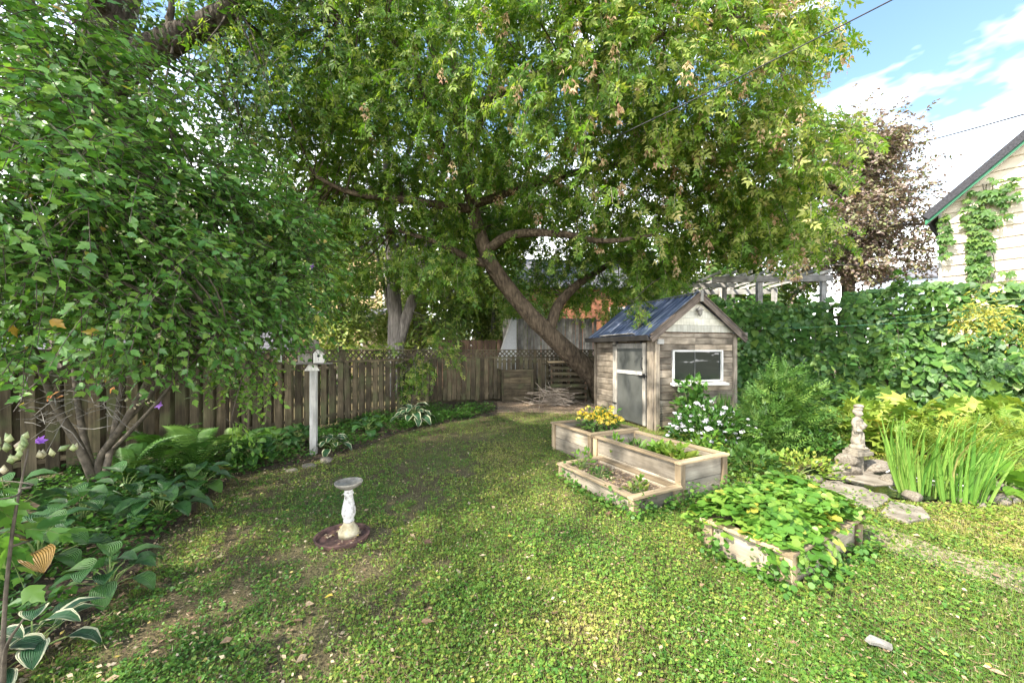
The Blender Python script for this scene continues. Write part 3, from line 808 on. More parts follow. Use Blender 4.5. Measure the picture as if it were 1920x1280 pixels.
# pergola in the next yard
pg = empty("pergola", (9.2, 12.6, 0), R(-4), "weathered grey wooden pergola frame standing beyond the vine fence", "pergola")
PT = 4.12
for x, y in ((-1.05, 0), (0.95, 0), (-1.05, 2.6), (0.95, 2.6)):
    plank("post", pg, 'palewood', (x, y, 0), (x, y, PT), 0.15, 0.15)
for y in (-0.13, 2.73):
    plank("beam", pg, 'palewood', (-2.6, y, PT - 0.12), (1.15, y, PT - 0.12), 0.05, 0.2, (0, 0, 1))
for k in range(8):
    x = -2.5 + k * 0.48
    plank("rafter", pg, 'palewood', (x, -0.5, PT + 0.06), (x, 3.1, PT + 0.06), 0.045, 0.09, (0, 0, 1))
pg2 = empty("pergola", (6.6, 13.8, 0), R(-4), "lower grey slatted arbour top showing above the shed roof", "pergola")
for x, y in ((-1.0, 0), (1.0, 0), (-1.0, 2), (1.0, 2)):
    plank("post", pg2, 'palewood', (x, y, 0), (x, y, 4.0), 0.12, 0.12)
for y in (-0.08, 2.08):
    plank("beam", pg2, 'palewood', (-1.3, y, 3.98), (1.3, y, 3.98), 0.05, 0.16, (0, 0, 1))
for k in range(9):
    plank("slat", pg2, 'palewood', (-1.3 + k * 0.32, -0.4, 4.1), (-1.3 + k * 0.32, 2.4, 4.1), 0.09, 0.04, (0, 0, 1))

# leaning grey sheet by the neighbour fence
sh = empty("leaning_sheet", W(955, 655, 15.2).xy.to_3d(), 0, "pale grey sheet leaning at a slant against the tall grey fence", "sheet")
mb = MB(); mb.prism([(-0.55, 0.9), (0.28, 0.9), (0.28, 2.95), (0.12, 2.95)], 'y', 0.0, 0.03); mb.build("panel", 'tarp', sh)
plank("edge_strip", sh, 'whitepaint', (-0.58, -0.01, 0.9), (0.1, -0.01, 2.96), 0.06, 0.03)
mb = MB(); mb.prism([(-0.5, 0), (-0.42, 0), (-0.42, 0.9), (-0.5, 0.9)], 'y', 0, 0.06); mb.prism([(0.15, 0), (0.23, 0), (0.23, 0.9), (0.15, 0.9)], 'y', 0, 0.06); mb.build("support", 'greywood', sh)

# ------------------------------------------------------------------ shed
SW, SD, SH, SP = 2.14, 2.5, 2.05, 2.84
sd = empty("garden_shed", (2.98, 8.0, 0), R(17), "small barn board garden shed with grey door, white framed window and tin roof", "shed")
MB().prism([(0.03, 0), (SW - 0.03, 0), (SW - 0.03, SH), (SW / 2, SP - 0.08), (0.03, SH)], 'y', 0.03, SD - 0.03).build("wall_core", 'brownwood', sd)
WU0, WU1, WZ0, WZ1 = 0.47, 1.72, 1.02, 1.67
def hrow(z, hgt, a, b, y, vertical_plane='v'):
    """boards in one course from a to b; split once at random"""
    cuts = [a, b]
    if b - a > 1.0:
        c = a + (b - a) * rng.uniform(0.3, 0.7); cuts = [a, c, b]
    for p, q in zip(cuts[:-1], cuts[1:]):
        o = rng.normal(0, 0.003)
        if vertical_plane == 'v':
            plank("board", sd, 'shedwood', (p + 0.002, y + o, z + hgt / 2), (q - 0.002, y + o, z + hgt / 2), hgt - 0.011, 0.024, (0, -1, 0), 0.006)
        else:
            plank("board", sd, 'shedwood', (y + o, p + 0.002, z + hgt / 2), (y + o, q - 0.002, z + hgt / 2), hgt - 0.011, 0.024, (-1, 0, 0), 0.006)
z = 0.06
while z < SH - 0.02:
    hgt = min(rng.uniform(0.125, 0.165), SH - z)
    if SH - z - hgt < 0.06: hgt = SH - z
    if z + hgt > WZ0 + 0.01 and z < WZ1 - 0.01:
        hrow(z, hgt, 0.10, WU0 - 0.045, 0.014); hrow(z, hgt, WU1 + 0.045, SW - 0.09, 0.014)
    else:
        hrow(z, hgt, 0.10, SW - 0.09, 0.014)
    z += hgt
z = 0.06
DV0, DV1 = 0.25, 1.47
while z < SH - 0.05:
    hgt = min(rng.uniform(0.13, 0.17), SH - 0.03 - z)
    hrow(z, hgt, DV1 + 0.09, SD - 0.08, 0.014, 'u')
    hrow(z, hgt, 0.10, SD - 0.08, SW - 0.014, 'u')
    z += hgt
hrow(1.86, 0.16, DV0, DV1, 0.0, 'u')
z = 2.075
while z < SP - 0.1:                                   # pale boards in the gable
    h_ = 0.15; z1 = min(z + h_ - 0.005, SP - 0.05)
    def gx_(zz): return max(0.0, (zz - 2.06) / (SP - 0.06 - 2.06) * SW / 2)
    MB().prism([(gx_(z) + 0.02, z), (SW - gx_(z) - 0.02, z), (SW - gx_(z1) - 0.02, z1), (gx_(z1) + 0.02, z1)], 'y', 0.0, 0.026).build("gable_board", 'gablepaint', sd)
    z += h_
for x, y in ((0.045, -0.006), (SW - 0.04, -0.006)):
    plank("corner_post", sd, 'shedwood', (x, y, 0), (x, y, SH), 0.105, 0.05)
plank("corner_post", sd, 'shedwood', (-0.01, 0.13, 0), (-0.01, 0.13, SH - 0.1), 0.2, 0.05, (-1, 0, 0))
plank("corner_post", sd, 'shedwood', (-0.005, SD - 0.04, 0), (-0.005, SD - 0.04, SH), 0.09, 0.05, (-1, 0, 0))
# window
wf = MB()
wf.box(((WU0 + WU1) / 2, 0.0, WZ1), (WU1 - WU0 + 0.07, 0.06, 0.035)); wf.box(((WU0 + WU1) / 2, 0.0, WZ0), (WU1 - WU0 + 0.07, 0.06, 0.035))
wf.box((WU0 - 0.02, 0.0, (WZ0 + WZ1) / 2), (0.038, 0.059, WZ1 - WZ0 - 0.035)); wf.box((WU1 + 0.02, 0.0, (WZ0 + WZ1) / 2), (0.038, 0.059, WZ1 - WZ0 - 0.035))
wnd = wf.build("window", 'whitepaint', sd)
MB().box(((WU0 + WU1) / 2, 0.018, (WZ0 + WZ1) / 2), (WU1 - WU0 + 0.005, 0.012, WZ1 - WZ0 - 0.03)).build("pane", 'glass', wnd)
MB().box((WU0 + 0.55, 0.006, (WZ0 + WZ1) / 2), (0.018, 0.01, WZ1 - WZ0 - 0.05)).build("mullion", 'doorpaint', wnd)
plank("sill", sd, 'whitepaint', (WU0 - 0.08, -0.05, WZ0 - 0.055), (WU1 + 0.12, -0.05, WZ0 - 0.07), 0.13, 0.045, (0, -0.2, 1))
# door on the left side
dr = MB().box((-0.022, (DV0 + DV1) / 2, 0.95), (0.02, DV1 - DV0 - 0.02, 1.78)).build("door", 'doorpaint', sd)
def dbar(nm, v0, v1, z0, z1, mat='doorpaint', t=0.035, x=-0.042):
    return MB().box((x, (v0 + v1) / 2, (z0 + z1) / 2), (t, v1 - v0, z1 - z0)).build(nm, mat, dr)
dbar("stile", DV1 - 0.11, DV1 - 0.01, 0.06, 1.84, 'greywood', 0.022)
dbar("stile", DV0 + 0.01, DV0 + 0.11, 0.06, 1.84, 'greywood', 0.022)
dbar("top_rail", DV0 + 0.115, DV1 - 0.115, 1.72, 1.84, 'greywood', 0.022)
dbar("middle_rail", DV0 + 0.115, DV1 - 0.115, 1.14, 1.22, 'postpaint', 0.024)
MB().tube([(-0.06, DV0 + 0.09, 1.52), (-0.095, DV0 + 0.09, 1.48), (-0.10, DV0 + 0.09, 1.38), (-0.095, DV0 + 0.09, 1.3), (-0.06, DV0 + 0.09, 1.27)], 0.009, 6).build("handle", 'iron', dr)
MB().box((-0.062, DV0 + 0.1, 1.13), (0.02, 0.32, 0.028)).box((-0.075, DV0 + 0.03, 1.13), (0.035, 0.05, 0.09)).build("latch", 'iron', dr)
for z in (1.80, 0.4):
    MB().box((-0.062, DV1 - 0.02, z), (0.016, 0.16, 0.035)).build("hinge", 'iron', dr)
MB().box((-0.05, DV0 + 0.15, 1.86), (0.03, 0.05, 0.07)).build("hinge", 'iron', dr)
MB().box((-0.05, DV1 - 0.12, 1.86), (0.03, 0.05, 0.07)).build("hinge", 'iron', dr)
plank("door_jamb", sd, 'greywood', (-0.02, DV1 + 0.045, 0), (-0.02, DV1 + 0.045, SH - 0.05), 0.08, 0.045, (-1, 0, 0))
# corrugated roof: three sheets a side
rs = (SP - SH) / (SW / 2)
def sheet(side, y0, y1, dz):
    nn = int((y1 - y0) / 0.016) + 1
    ys = np.linspace(y0, y1, nn)
    wv = 0.018 * np.sin(ys * 2 * np.pi / 0.142)
    us = np.array([-0.16, SW / 4, SW / 2 + 0.005])
    V = []
    for u in us:
        for y, w_ in zip(ys, wv):
            x = u if side == 0 else SW - u
            V.append((x, y, SH + 0.05 + u * rs + w_ + dz))
    Fq = [(i * nn + j, i * nn + j + 1, (i + 1) * nn + j + 1, (i + 1) * nn + j) for i in range(2) for j in range(nn - 1)]
    me = bpy.data.meshes.new("sheet"); me.from_pydata(V, [], Fq); me.update()
    o = obj("roof_sheet", me, 'tin', sd)
    s = o.modifiers.new("thick", 'SOLIDIFY'); s.thickness = 0.003
    return o
for side in (0, 1):
    for k, (a, b) in enumerate(((-0.13, 0.8), (0.72, 1.74), (1.66, SD + 0.13))):
        sheet(side, a, b, 0.004 * k)
rl = math.hypot(SW / 2 + 0.16, (SW / 2 + 0.16) * rs)
for side in (0, 1):
    x0, x1 = (-0.18, SW / 2 - 0.02) if side == 0 else (SW + 0.18, SW / 2 + 0.02)
    plank("rake_board", sd, 'rake', (x0, -0.115, SH - 0.02 - 0.18 * rs), (x1, -0.115, SP - 0.03), 0.12, 0.03, (0, -1, 0))
    plank("rake_cap", sd, 'rake', (x0, -0.10, SH + 0.075 - 0.18 * rs), (x1, -0.10, SP + 0.065), 0.1, 0.022, (-rs if side == 0 else rs, 0, 1))
plank("ridge_cap", sd, 'tin', (SW / 2, -0.1, SP + 0.085), (SW / 2, SD + 0.13, SP + 0.085), 0.12, 0.012, (0, 0, 1))
plank("ridge_post", sd, 'greywood', (SW / 2, -0.14, SP - 0.12), (SW / 2, -0.14, SP + 0.12), 0.06, 0.05)
g = MB(); g.prism([(-0.24, SH - 0.16), (-0.11, SH - 0.16), (-0.10, SH - 0.045), (-0.12, SH - 0.045), (-0.13, SH - 0.14), (-0.23, SH - 0.14), (-0.25, SH - 0.05), (-0.265, SH - 0.05)], 'y', -0.1, SD + 0.1)
g.build("gutter", 'gutter', sd)
plank("eave_board", sd, 'rake', (-0.085, -0.09, SH - 0.1), (-0.085, SD + 0.1, SH - 0.1), 0.12, 0.022, (-1, 0, 0))
plank("eave_batten", sd, 'greywood', (-0.17, 0.5, SH - 0.005), (-0.17, 1.9, SH - 0.015), 0.09, 0.02, (0.2, 0, 1))
plank("bracket", sd, 'whitepaint', (0.02, -0.06, 1.86), (0.16, -0.06, 1.86), 0.1, 0.04)
plank("bracket", sd, 'greywood', (SW + 0.03, -0.09, SH - 0.02), (SW + 0.2, -0.09, SH - 0.02), 0.1, 0.08)
ln = MB().lathe([(0.012, 0.1), (0.05, 0.075), (0.075, 0.03), (0.075, 0.015), (0.05, 0.012), (0.045, -0.05), (0.03, -0.09), (0.008, -0.11)], (SW / 2 - 0.0, -0.09, 2.52), 12)
ln.box((SW / 2, -0.03, 2.55), (0.05, 0.11, 0.03)).build("lantern", 'greywood', sd)

# ------------------------------------------------------------------ raised planters
PR = R(27)
PO = Vector((1.88, 4.29, 0))
pu, pv = Vector((math.cos(PR), math.sin(PR), 0)), Vector((-math.sin(PR), math.cos(PR), 0))
def planter(label, o, rz, L, wd, h, rows, soil_z, rim=0.085, smat='soil', off=0.0):
    """open box: width along local x, length along local y"""
    t = empty("raised_planter", o, rz, label, "planter", "raised garden boxes on the lawn")
    hs = h / rows
    for k in range(rows):
        z = hs * (k + 0.5)
        for y in (0.02 + off, L - 0.02):
            plank("side_board", t, 'planter', (0.042, y, z), (wd - 0.042, y, z), hs - 0.006, 0.038, (0, -1, 0), 0.004)
        for x in (0.02, wd - 0.02):
            plank("side_board", t, 'planter', (x, 0.042 + off, z), (x, L - 0.042, z), hs - 0.006, 0.038, (-1, 0, 0), 0.004)
    for x in (0.0, wd):
        for y in (off, L):
            sx, sy = (0.012 if x == 0 else -0.012), (0.012 if y <= off else -0.012)
            plank("corner_post", t, 'planter_rim', (x + sx, y + sy, -0.05), (x + sx, y + sy, h + 0.002), 0.082, 0.082, (0, -1, 0))
    e = 0.045
    zc = h + 0.017
    for y in (off + 0.0, L):
        plank("rim_board", t, 'planter_rim', (-e, y, zc), (wd + e, y, zc), rim, 0.03, (0, 0, 1))
    for x in (0.0, wd):
        plank("rim_board", t, 'planter_rim', (x, off + rim / 2 + 0.003, zc), (x, L - rim / 2 - 0.003, zc), rim, 0.03, (0, 0, 1))
    s = MB().box((wd / 2, (L + off) / 2, soil_z / 2), (wd - 0.08, L - off - 0.08, soil_z)).build("soil", smat, t)
    return t
planter("tall grey board planter in the middle holding lettuce and lime green seedlings", PO, PR, 1.46, 0.76, 0.42, 2, 0.29)
pb2 = PO + pv * 1.56
planter("tall planter box beside the shed door filled with yellow flowers", pb2, PR, 1.0, 0.86, 0.43, 2, 0.36)
pl0 = PO + pv * -0.02 - pu * 0.72
planter("low shallow planter with dry mulch in front of the taller boxes", pl0, PR, 1.30, 0.64, 0.165, 1, 0.135, smat='mulch')
SR = R(30)
st0 = Vector((1.98, 2.74, 0))
su, sv = Vector((math.cos(SR), math.sin(SR), 0)), Vector((-math.sin(SR), math.cos(SR), 0))
planter("low planter nearest the camera overflowing with strawberry leaves", st0, SR, 0.62, 1.16, 0.235, 1, 0.18)

# ------------------------------------------------------------------ bird bath on its tray
bb = G(650, 1008)
tr_ = empty("plant_saucer", bb + Vector((-0.03, -0.02, 0)), 0, "round reddish brown tray with dry leaves under the bird bath", "tray")
MB().lathe([(0.02, 0.012), (0.205, 0.012), (0.215, 0.045), (0.235, 0.045), (0.222, 0.0), (0.02, 0.0)], n=36).build("dish", 'tray', tr_, smooth=False)
bt = empty("bird_bath", bb + Vector((0.01, 0.02, 0.013)), 0, "small pale concrete bird bath with baluster pedestal on the lawn", "bird bath")
MB().lathe([(0.088, 0), (0.09, 0.05), (0.08, 0.058), (0.078, 0.07), (0.062, 0.09), (0.05, 0.108), (0.042, 0.125)], n=28).build("base", 'bathbase', bt, True)
MB().lathe([(0.038, 0.125), (0.047, 0.133), (0.047, 0.145), (0.039, 0.153), (0.052, 0.175), (0.060, 0.205), (0.059, 0.24), (0.049, 0.29), (0.039, 0.335), (0.036, 0.37), (0.043, 0.378), (0.043, 0.39), (0.035, 0.40), (0.038, 0.425)], n=28).build("pedestal", 'concrete', bt, True)
MB().lathe([(0.046, 0.425), (0.075, 0.44), (0.11, 0.462), (0.122, 0.482), (0.122, 0.49), (0.114, 0.49), (0.10, 0.474), (0.06, 0.462), (0.01, 0.46)], n=36).build("bowl", 'bowlstone', bt, True)

# ------------------------------------------------------------------ birdhouse post
pp = G(588, 852)
ps = empty("birdhouse_post", pp, R(10), "white square post with small shelf standing in the hosta bed by the fence", "post")
plank("post", ps, 'postpaint', (0, 0, 0), (0, 0, 1.46), 0.095, 0.095)
plank("shelf", ps, 'greywood', (-0.24, -0.02, 1.475), (0.26, -0.02, 1.475), 0.26, 0.025, (0, 0, 1))
plank("upright", ps, 'greywood', (-0.02, 0.1, 1.49), (-0.02, 0.1, 1.86), 0.13, 0.05)
mb = MB(); mb.prism([(-0.11, 1.36), (0.11, 1.36), (0.05, 1.462), (-0.05, 1.462)], 'y', -0.09, -0.056); mb.build("bracket", 'whitepaint', ps)
def birdhouse(label, loc, rz, mat, w=0.17, dpt=0.17, h=0.17):
    t = empty("birdhouse", loc, rz, label, "birdhouse")
    mb = MB(); mb.prism([(-w / 2, 0), (w / 2, 0), (w / 2, h), (0, h + 0.085), (-w / 2, h)], 'y', -dpt / 2, dpt / 2); mb.build("box", mat, t)
    for s in (-1, 1):
        plank("roof_board", t, 'greywood', (s * 0.098, -dpt / 2 - 0.03, h + 0.035), (s * 0.098, dpt / 2 + 0.02, h + 0.035) , 0.0, 0.0) if False else None
        c = Vector((s * w / 4 + s * 0.012, 0, h + 0.055))
        o = plank("roof_board", t, 'rake', (c.x, -dpt / 2 - 0.03, c.z), (c.x, dpt / 2 + 0.02, c.z), w / 2 + 0.07, 0.014, (s * 0.70, 0, 0.72))
    MB().lathe([(0.021, 0), (0.021, 0.004)], n=14).build("entry_hole", 'iron', t, mw=Matrix.Translation((0, -dpt / 2 - 0.003, h * 0.72)) @ Matrix.Rotation(R(90), 4, 'X'))
    MB().lathe([(0.007, 0), (0.006, 0.03)], n=8).build("perch", 'iron', t, mw=Matrix.Translation((0, -dpt / 2 - 0.001, h * 0.36)) @ Matrix.Rotation(R(90), 4, 'X'))
    return t
birdhouse("small white birdhouse with round hole at the post's shelf end", pp + Vector((0.12, -0.06, 1.488)), R(20), 'whitepaint', 0.15, 0.15, 0.15)
birdhouse("larger worn birdhouse turned sideways on the post's shelf", pp + Vector((-0.14, 0.0, 1.488)), R(-62), 'greywood', 0.17, 0.2, 0.16)

# small birdhouse and a white flower ornament fixed to the left fence
fdir = (fb - fa).normalized(); fn = Vector((fdir.y, -fdir.x, 0))
def on_left_fence(px):
    k = (px - 960) / FOC
    t = (k * fa.y - fa.x) / (fdir.x - k * fdir.y)
    return fa + fdir * t
q = on_left_fence(512) + fn * 0.16 + Vector((0, 0, 1.46))
birdhouse("tiny white birdhouse fixed on the fence left of the post", q, math.atan2(fdir.y, fdir.x), 'whitepaint', 0.11, 0.1, 0.11)

# ------------------------------------------------------------------ compost bin, pallets, brush, pot
cb = empty("compost_bin", (-0.3, 12.35, 0), R(14), "square wooden slatted compost bin in the far back corner", "bin")
BWd, BH = 0.98, 1.02
for s in range(5):
    z = 0.12 + s * 0.195
    plank("slat", cb, 'fence', (0.03, 0, z), (BWd - 0.03, 0, z), 0.18, 0.022, (0, -1, 0), 0.01)
    plank("slat", cb, 'fence', (0, 0.03, z), (0, BWd - 0.03, z), 0.18, 0.022, (-1, 0, 0), 0.01)
    plank("slat", cb, 'fence', (BWd, 0.03, z), (BWd, BWd - 0.03, z), 0.18, 0.022, (-1, 0, 0), 0.01)
    plank("slat", cb, 'fence', (0.03, BWd, z), (BWd - 0.03, BWd, z), 0.18, 0.022, (0, -1, 0), 0.01)
for x, y in ((0, -0.02), (BWd, -0.02), (0, BWd), (BWd, BWd)):
    plank("corner_post", cb, 'fence', (x, y, 0), (x, y, BH + 0.02), 0.075, 0.06)
for a, b in (((-0.04, -0.03, BH), (BWd + 0.04, -0.03, BH)), ((-0.02, 0.0, BH), (-0.02, BWd, BH)), ((BWd + 0.02, 0, BH), (BWd + 0.02, BWd, BH))):
    plank("rim_board", cb, 'fence', a, b, 0.07, 0.07, (0, 0, 1))
MB().box((BWd / 2, BWd / 2, 0.45), (BWd - 0.06, BWd - 0.06, 0.9)).build("compost", 'soil', cb)
pa_ = empty("pallet_bin", (1.25, 12.45, 0), R(3), "compost bay made of old wooden pallets beside the maple trunk base", "pallets")
for y in (0, 0.75):
    for k in range(6):
        plank("slat", pa_, 'fence', (0, y, 0.15 + k * 0.19), (1.2, y, 0.15 + k * 0.19), 0.1, 0.02, (0, -1, 0), 0.015)
    for x in (0.04, 0.6, 1.16):
        plank("stringer", pa_, 'brownwood', (x, y + 0.05, 0), (x, y + 0.05, 1.2), 0.05, 0.075)
for k in range(6):
    for x in (0, 1.2):
        plank("slat", pa_, 'fence', (x, 0.07, 0.15 + k * 0.19), (x, 0.72, 0.15 + k * 0.19), 0.1, 0.02, (-1, 0, 0), 0.015)
for k in range(5):
    plank("slat", pa_, 'fence', (-0.15 + rng.normal(0, .03), 0.06 + k * 0.16, 1.22), (1.35, 0.04 + k * 0.165, 1.24), 0.1, 0.02, (0, 0, 1), 0.02)
plank("loose_board", pa_, 'planter_rim', (-0.1, -0.05, 1.30), (1.3, 0.1, 1.32), 0.12, 0.03, (0, -0.3, 1))
pc = G(1009, 744) + Vector((0.02, 0.1, 0))
pt = empty("black_pot", pc, 0, "tall narrow dark pot standing between the compost bin and pallets", "pot")
MB().lathe([(0.10, 0), (0.13, 0.6), (0.15, 0.62), (0.15, 0.66), (0.12, 0.66), (0.11, 0.55), (0.01, 0.55)], n=18).build("pot", 'gutter', pt, True)
MB().tube([(0, 0, 0.5), (0.01, 0, 0.8), (0.0, 0.02, 1.05)], 0.02, 6).build("stake", 'greywood', pt)
bpile = empty("brush_pile", (1.25, 11.6, 0), 0, "heap of dry twigs and sticks in front of the pallets", "brush pile")
mb = MB()
for k in range(60):
    a = rng.uniform(0, 6.28); r0 = abs(rng.normal(0, 0.26)); c = Vector((r0 * math.cos(a) * 1.5, r0 * math.sin(a) * 0.7, max(0.04, 0.55 - r0 * 0.8) * rng.random() + 0.04))
    d = Vector((rng.normal(), rng.normal() * 0.7, rng.normal() * 0.22)).normalized() * rng.uniform(0.25, 0.75)
    e = d.cross(Vector((0, 0, 1))) * rng.normal(0, 0.12)
    P = [c - d, c + e, c + d]
    P = [Vector((p.x, p.y, max(p.z, 0.03))) for p in P]
    mb.tube(P, [0.012, 0.009, 0.004], 4, 5)
o = mb.build("twigs", mottled('dry_twig', (0.2, 0.16, 0.12), (0.5, 0.42, 0.34), scale=3), bpile); o['kind'] = 'stuff'

# ------------------------------------------------------------------ trees
def batch_tubes(P, r, sides=3):
    """P (N,m,3), r (N,m) -> one mesh's vertices and quads"""
    N, m = P.shape[:2]
    Tn = unit(np.gradient(P, axis=1))
    ref = np.array([0.31, 0.17, 0.93]); U = unit(np.cross(Tn, ref)); B = np.cross(Tn, U)
    a = np.linspace(0, 2 * np.pi, sides, endpoint=False)
    V = P[:, :, None] + r[:, :, None, None] * (np.cos(a)[None, None, :, None] * U[:, :, None] + np.sin(a)[None, None, :, None] * B[:, :, None])
    i, j = np.meshgrid(np.arange(m - 1), np.arange(sides), indexing='ij')
    q = np.stack([i * sides + j, i * sides + (j + 1) % sides, (i + 1) * sides + (j + 1) % sides, (i + 1) * sides + j], -1).reshape(-1, 4)
    Fq = (q[None] + (np.arange(N) * m * sides)[:, None, None]).reshape(-1, 4)
    return V.reshape(-1, 3), Fq

def pblob(px, py, Y, rx, rz, ry, w=1.0):
    return (np.array(W(px, py, Y)), np.array([rx * Y / FOC, ry, rz * Y / FOC]), w)

def grow(root, limbs, blobs, n_spray, n_leaf, tp, size, leaf, twig, L=(0.35, 0.7), droop=0.5, inner=0.45, hang=0.35, clusters=None, twig_r=0.006, limb_mat=None, tone_fn=None, crown_name="crown", up=1.0, zmin=0.3, keep=None, join_r=0.03, face=0.45):
    """limbs: [(points, radii, sides)]; sprays of leaves fill the blobs and are tied back to the limbs by branches"""
    for k, (pts, rad, sides) in enumerate(limbs):
        nm = "trunk" if k == 0 else "limb"
        MB().tube(pts, rad, sides, max(8, len(pts) * 4), 0.12).build(nm, limb_mat, root, True, True)
    LP = np.concatenate([catmull(p, 24)[4:] for p, r_, s_ in limbs])
    w = np.array([b[2] * np.cbrt(np.prod(b[1])) ** 2 for b in blobs]); w /= w.sum()
    cnt = rng.multinomial(n_spray, w)
    S, D, CN = [], [], []
    for (c, r, _), n in zip(blobs, cnt):
        if n == 0: continue
        d = rdir(n)
        # clumpy: pull sprays towards a few clump centres inside the blob
        kc = max(2, n // 16)
        cd = rdir(kc); cc = c + cd * r * (inner + (1 - inner) * rng.random((kc, 1)) ** 0.6)
        pick = rng.integers(0, kc, n)
        p = cc[pick] + rng.normal(size=(n, 3)) * r * 0.21
        S.append(p); D.append(unit((p - c) / r)); CN.append(cc)
    S, D, CN = np.concatenate(S), np.concatenate(D), np.concatenate(CN)
    ok = S[:, 2] > zmin
    if keep is not None: ok &= keep(S)
    S, D = S[ok], D[ok]
    # branches: clump centre to nearest limb point
    if keep is not None: CN = CN[keep(CN)]
    d2 = ((CN[:, None] - LP[None]) ** 2).sum(-1)
    near = LP[d2.argmin(1)]
    mid = (CN + near) / 2 + rng.normal(size=CN.shape) * 0.15 + np.array([0, 0, 0.12]) * np.linalg.norm(CN - near, axis=1, keepdims=True)
    tt = np.linspace(0, 1, 6)[None, :, None]
    PB = (1 - tt) ** 2 * near[:, None] + 2 * tt * (1 - tt) * mid[:, None] + tt ** 2 * CN[:, None]
    rb = np.clip(0.012 * np.linalg.norm(CN - near, axis=1), 0.008, join_r)[:, None] * np.linspace(1, 0.3, 6)[None]
    V, Fq = batch_tubes(PB, rb, 4)
    o = obj("branches", np_mesh("branches", V, [Fq], True), limb_mat, root, None, True); o['kind'] = 'stuff'
    # twigs
    n = len(S)
    Ls = rng.uniform(L[0], L[1], n)[:, None]
    dirs = unit(D * 0.8 + rng.normal(size=(n, 3)) * 0.6 + np.array([0, 0, -hang]))
    t = np.linspace(0, 1, n_leaf + 1)[None, :, None]
    PT = S[:, None] + dirs[:, None] * Ls[:, None] * t + np.array([0, 0, -1.0]) * droop * (t ** 2) * Ls[:, None]
    tk = PT[:, ::max(1, n_leaf // 3)]
    V, Fq = batch_tubes(tk, np.full(tk.shape[:2], twig_r) * np.linspace(1, 0.5, tk.shape[1])[None], 3)
    o = obj("twigs", np_mesh("twigs", V, [Fq]), twig, root, None, True); o['kind'] = 'stuff'
    # leaves
    pos = PT[:, 1:].reshape(-1, 3)
    dd = np.repeat(dirs, n_leaf, 0)
    sgn = np.tile(np.where(np.arange(n_leaf) % 2, 1, -1), n)[:, None]
    side = unit(np.cross(dd, np.array([0.05, 0.03, 1.0])))
    N_ = len(pos)
    axis = side * sgn * 0.8 + dd * 0.55 + np.array([0, 0, -hang]) + rng.normal(size=(N_, 3)) * 0.35
    nrm = np.array([0, 0, up]) + rng.normal(size=(N_, 3)) * 0.55 + np.repeat(D, n_leaf, 0) * face
    sz = size * rng.uniform(0.55, 1.35, N_)
    tone = tone_fn(pos) if tone_fn else None
    emit(crown_name, tp, pos, axis, nrm, sz, leaf, root, tone=tone)
    return PT[:, -1], dirs

def wl_(*pts):          # list of (px,py,Y) -> world points
    return [W(*p) for p in pts]

# --- the leaning box elder / maple in the middle
mt = empty("leaning_maple_tree", (2.95, 12.6, 0), 0, "big leaning maple with dangling pale seed clusters behind the shed", "tree")
trunk = [Vector((3.1, 12.8, -0.1))] + wl_((1112, 705, 12.6), (1040, 636, 12.2), (985, 580, 11.9), (930, 510, 11.5), (903, 450, 11.2), (885, 380, 11), (872, 290, 10.8), (862, 200, 10.6), (850, 100, 10.4), (835, 0, 10.2), (820, -150, 10))
mlimbs = [(trunk, [.38, .34, .28, .25, .23, .2, .17, .15, .13, .1, .08, .05], 14),
          (wl_((1030, 622, 12.2), (1045, 575, 12.3), (1075, 540, 12.5), (1110, 515, 12.8), (1180, 470, 13), (1260, 400, 13)), [.2, .17, .14, .11, .09, .05], 9),
          (wl_((912, 470, 11.3), (960, 440, 10.5), (1050, 438, 9.6), (1130, 452, 9), (1230, 440, 8.6)), [.15, .12, .09, .06, .03], 8),
          (wl_((915, 495, 11.4), (880, 485, 11.3), (820, 455, 11), (740, 430, 10.8)), [.13, .12, .08, .04], 8),
          (wl_((886, 392, 11), (830, 385, 10.8), (760, 375, 10.5), (660, 362, 10), (590, 330, 9.5)), [.14, .12, .10, .07, .04], 8),
          (wl_((874, 300, 10.8), (920, 170, 10), (948, 50, 9.5), (980, -80, 9)), [.13, .11, .09, .06], 8),
          (wl_((864, 210, 10.6), (1000, 150, 9), (1200, 80, 8), (1400, 30, 7.6)), [.12, .09, .07, .03], 8),
          (wl_((886, 385, 11), (1050, 330, 9.8), (1250, 300, 9.2), (1450, 320, 9), (1570, 350, 9)), [.12, .09, .07, .05, .02], 8),
          (wl_((870, 290, 10.8), (840, 300, 10.5), (760, 100, 9.5), (640, 30, 9)), [.1, .09, .07, .04], 8),
          (wl_((868, 250, 10.7), (840, 190, 10.4), (800, 60, 10), (770, -60, 10)), [.1, .09, .07, .04], 8)]
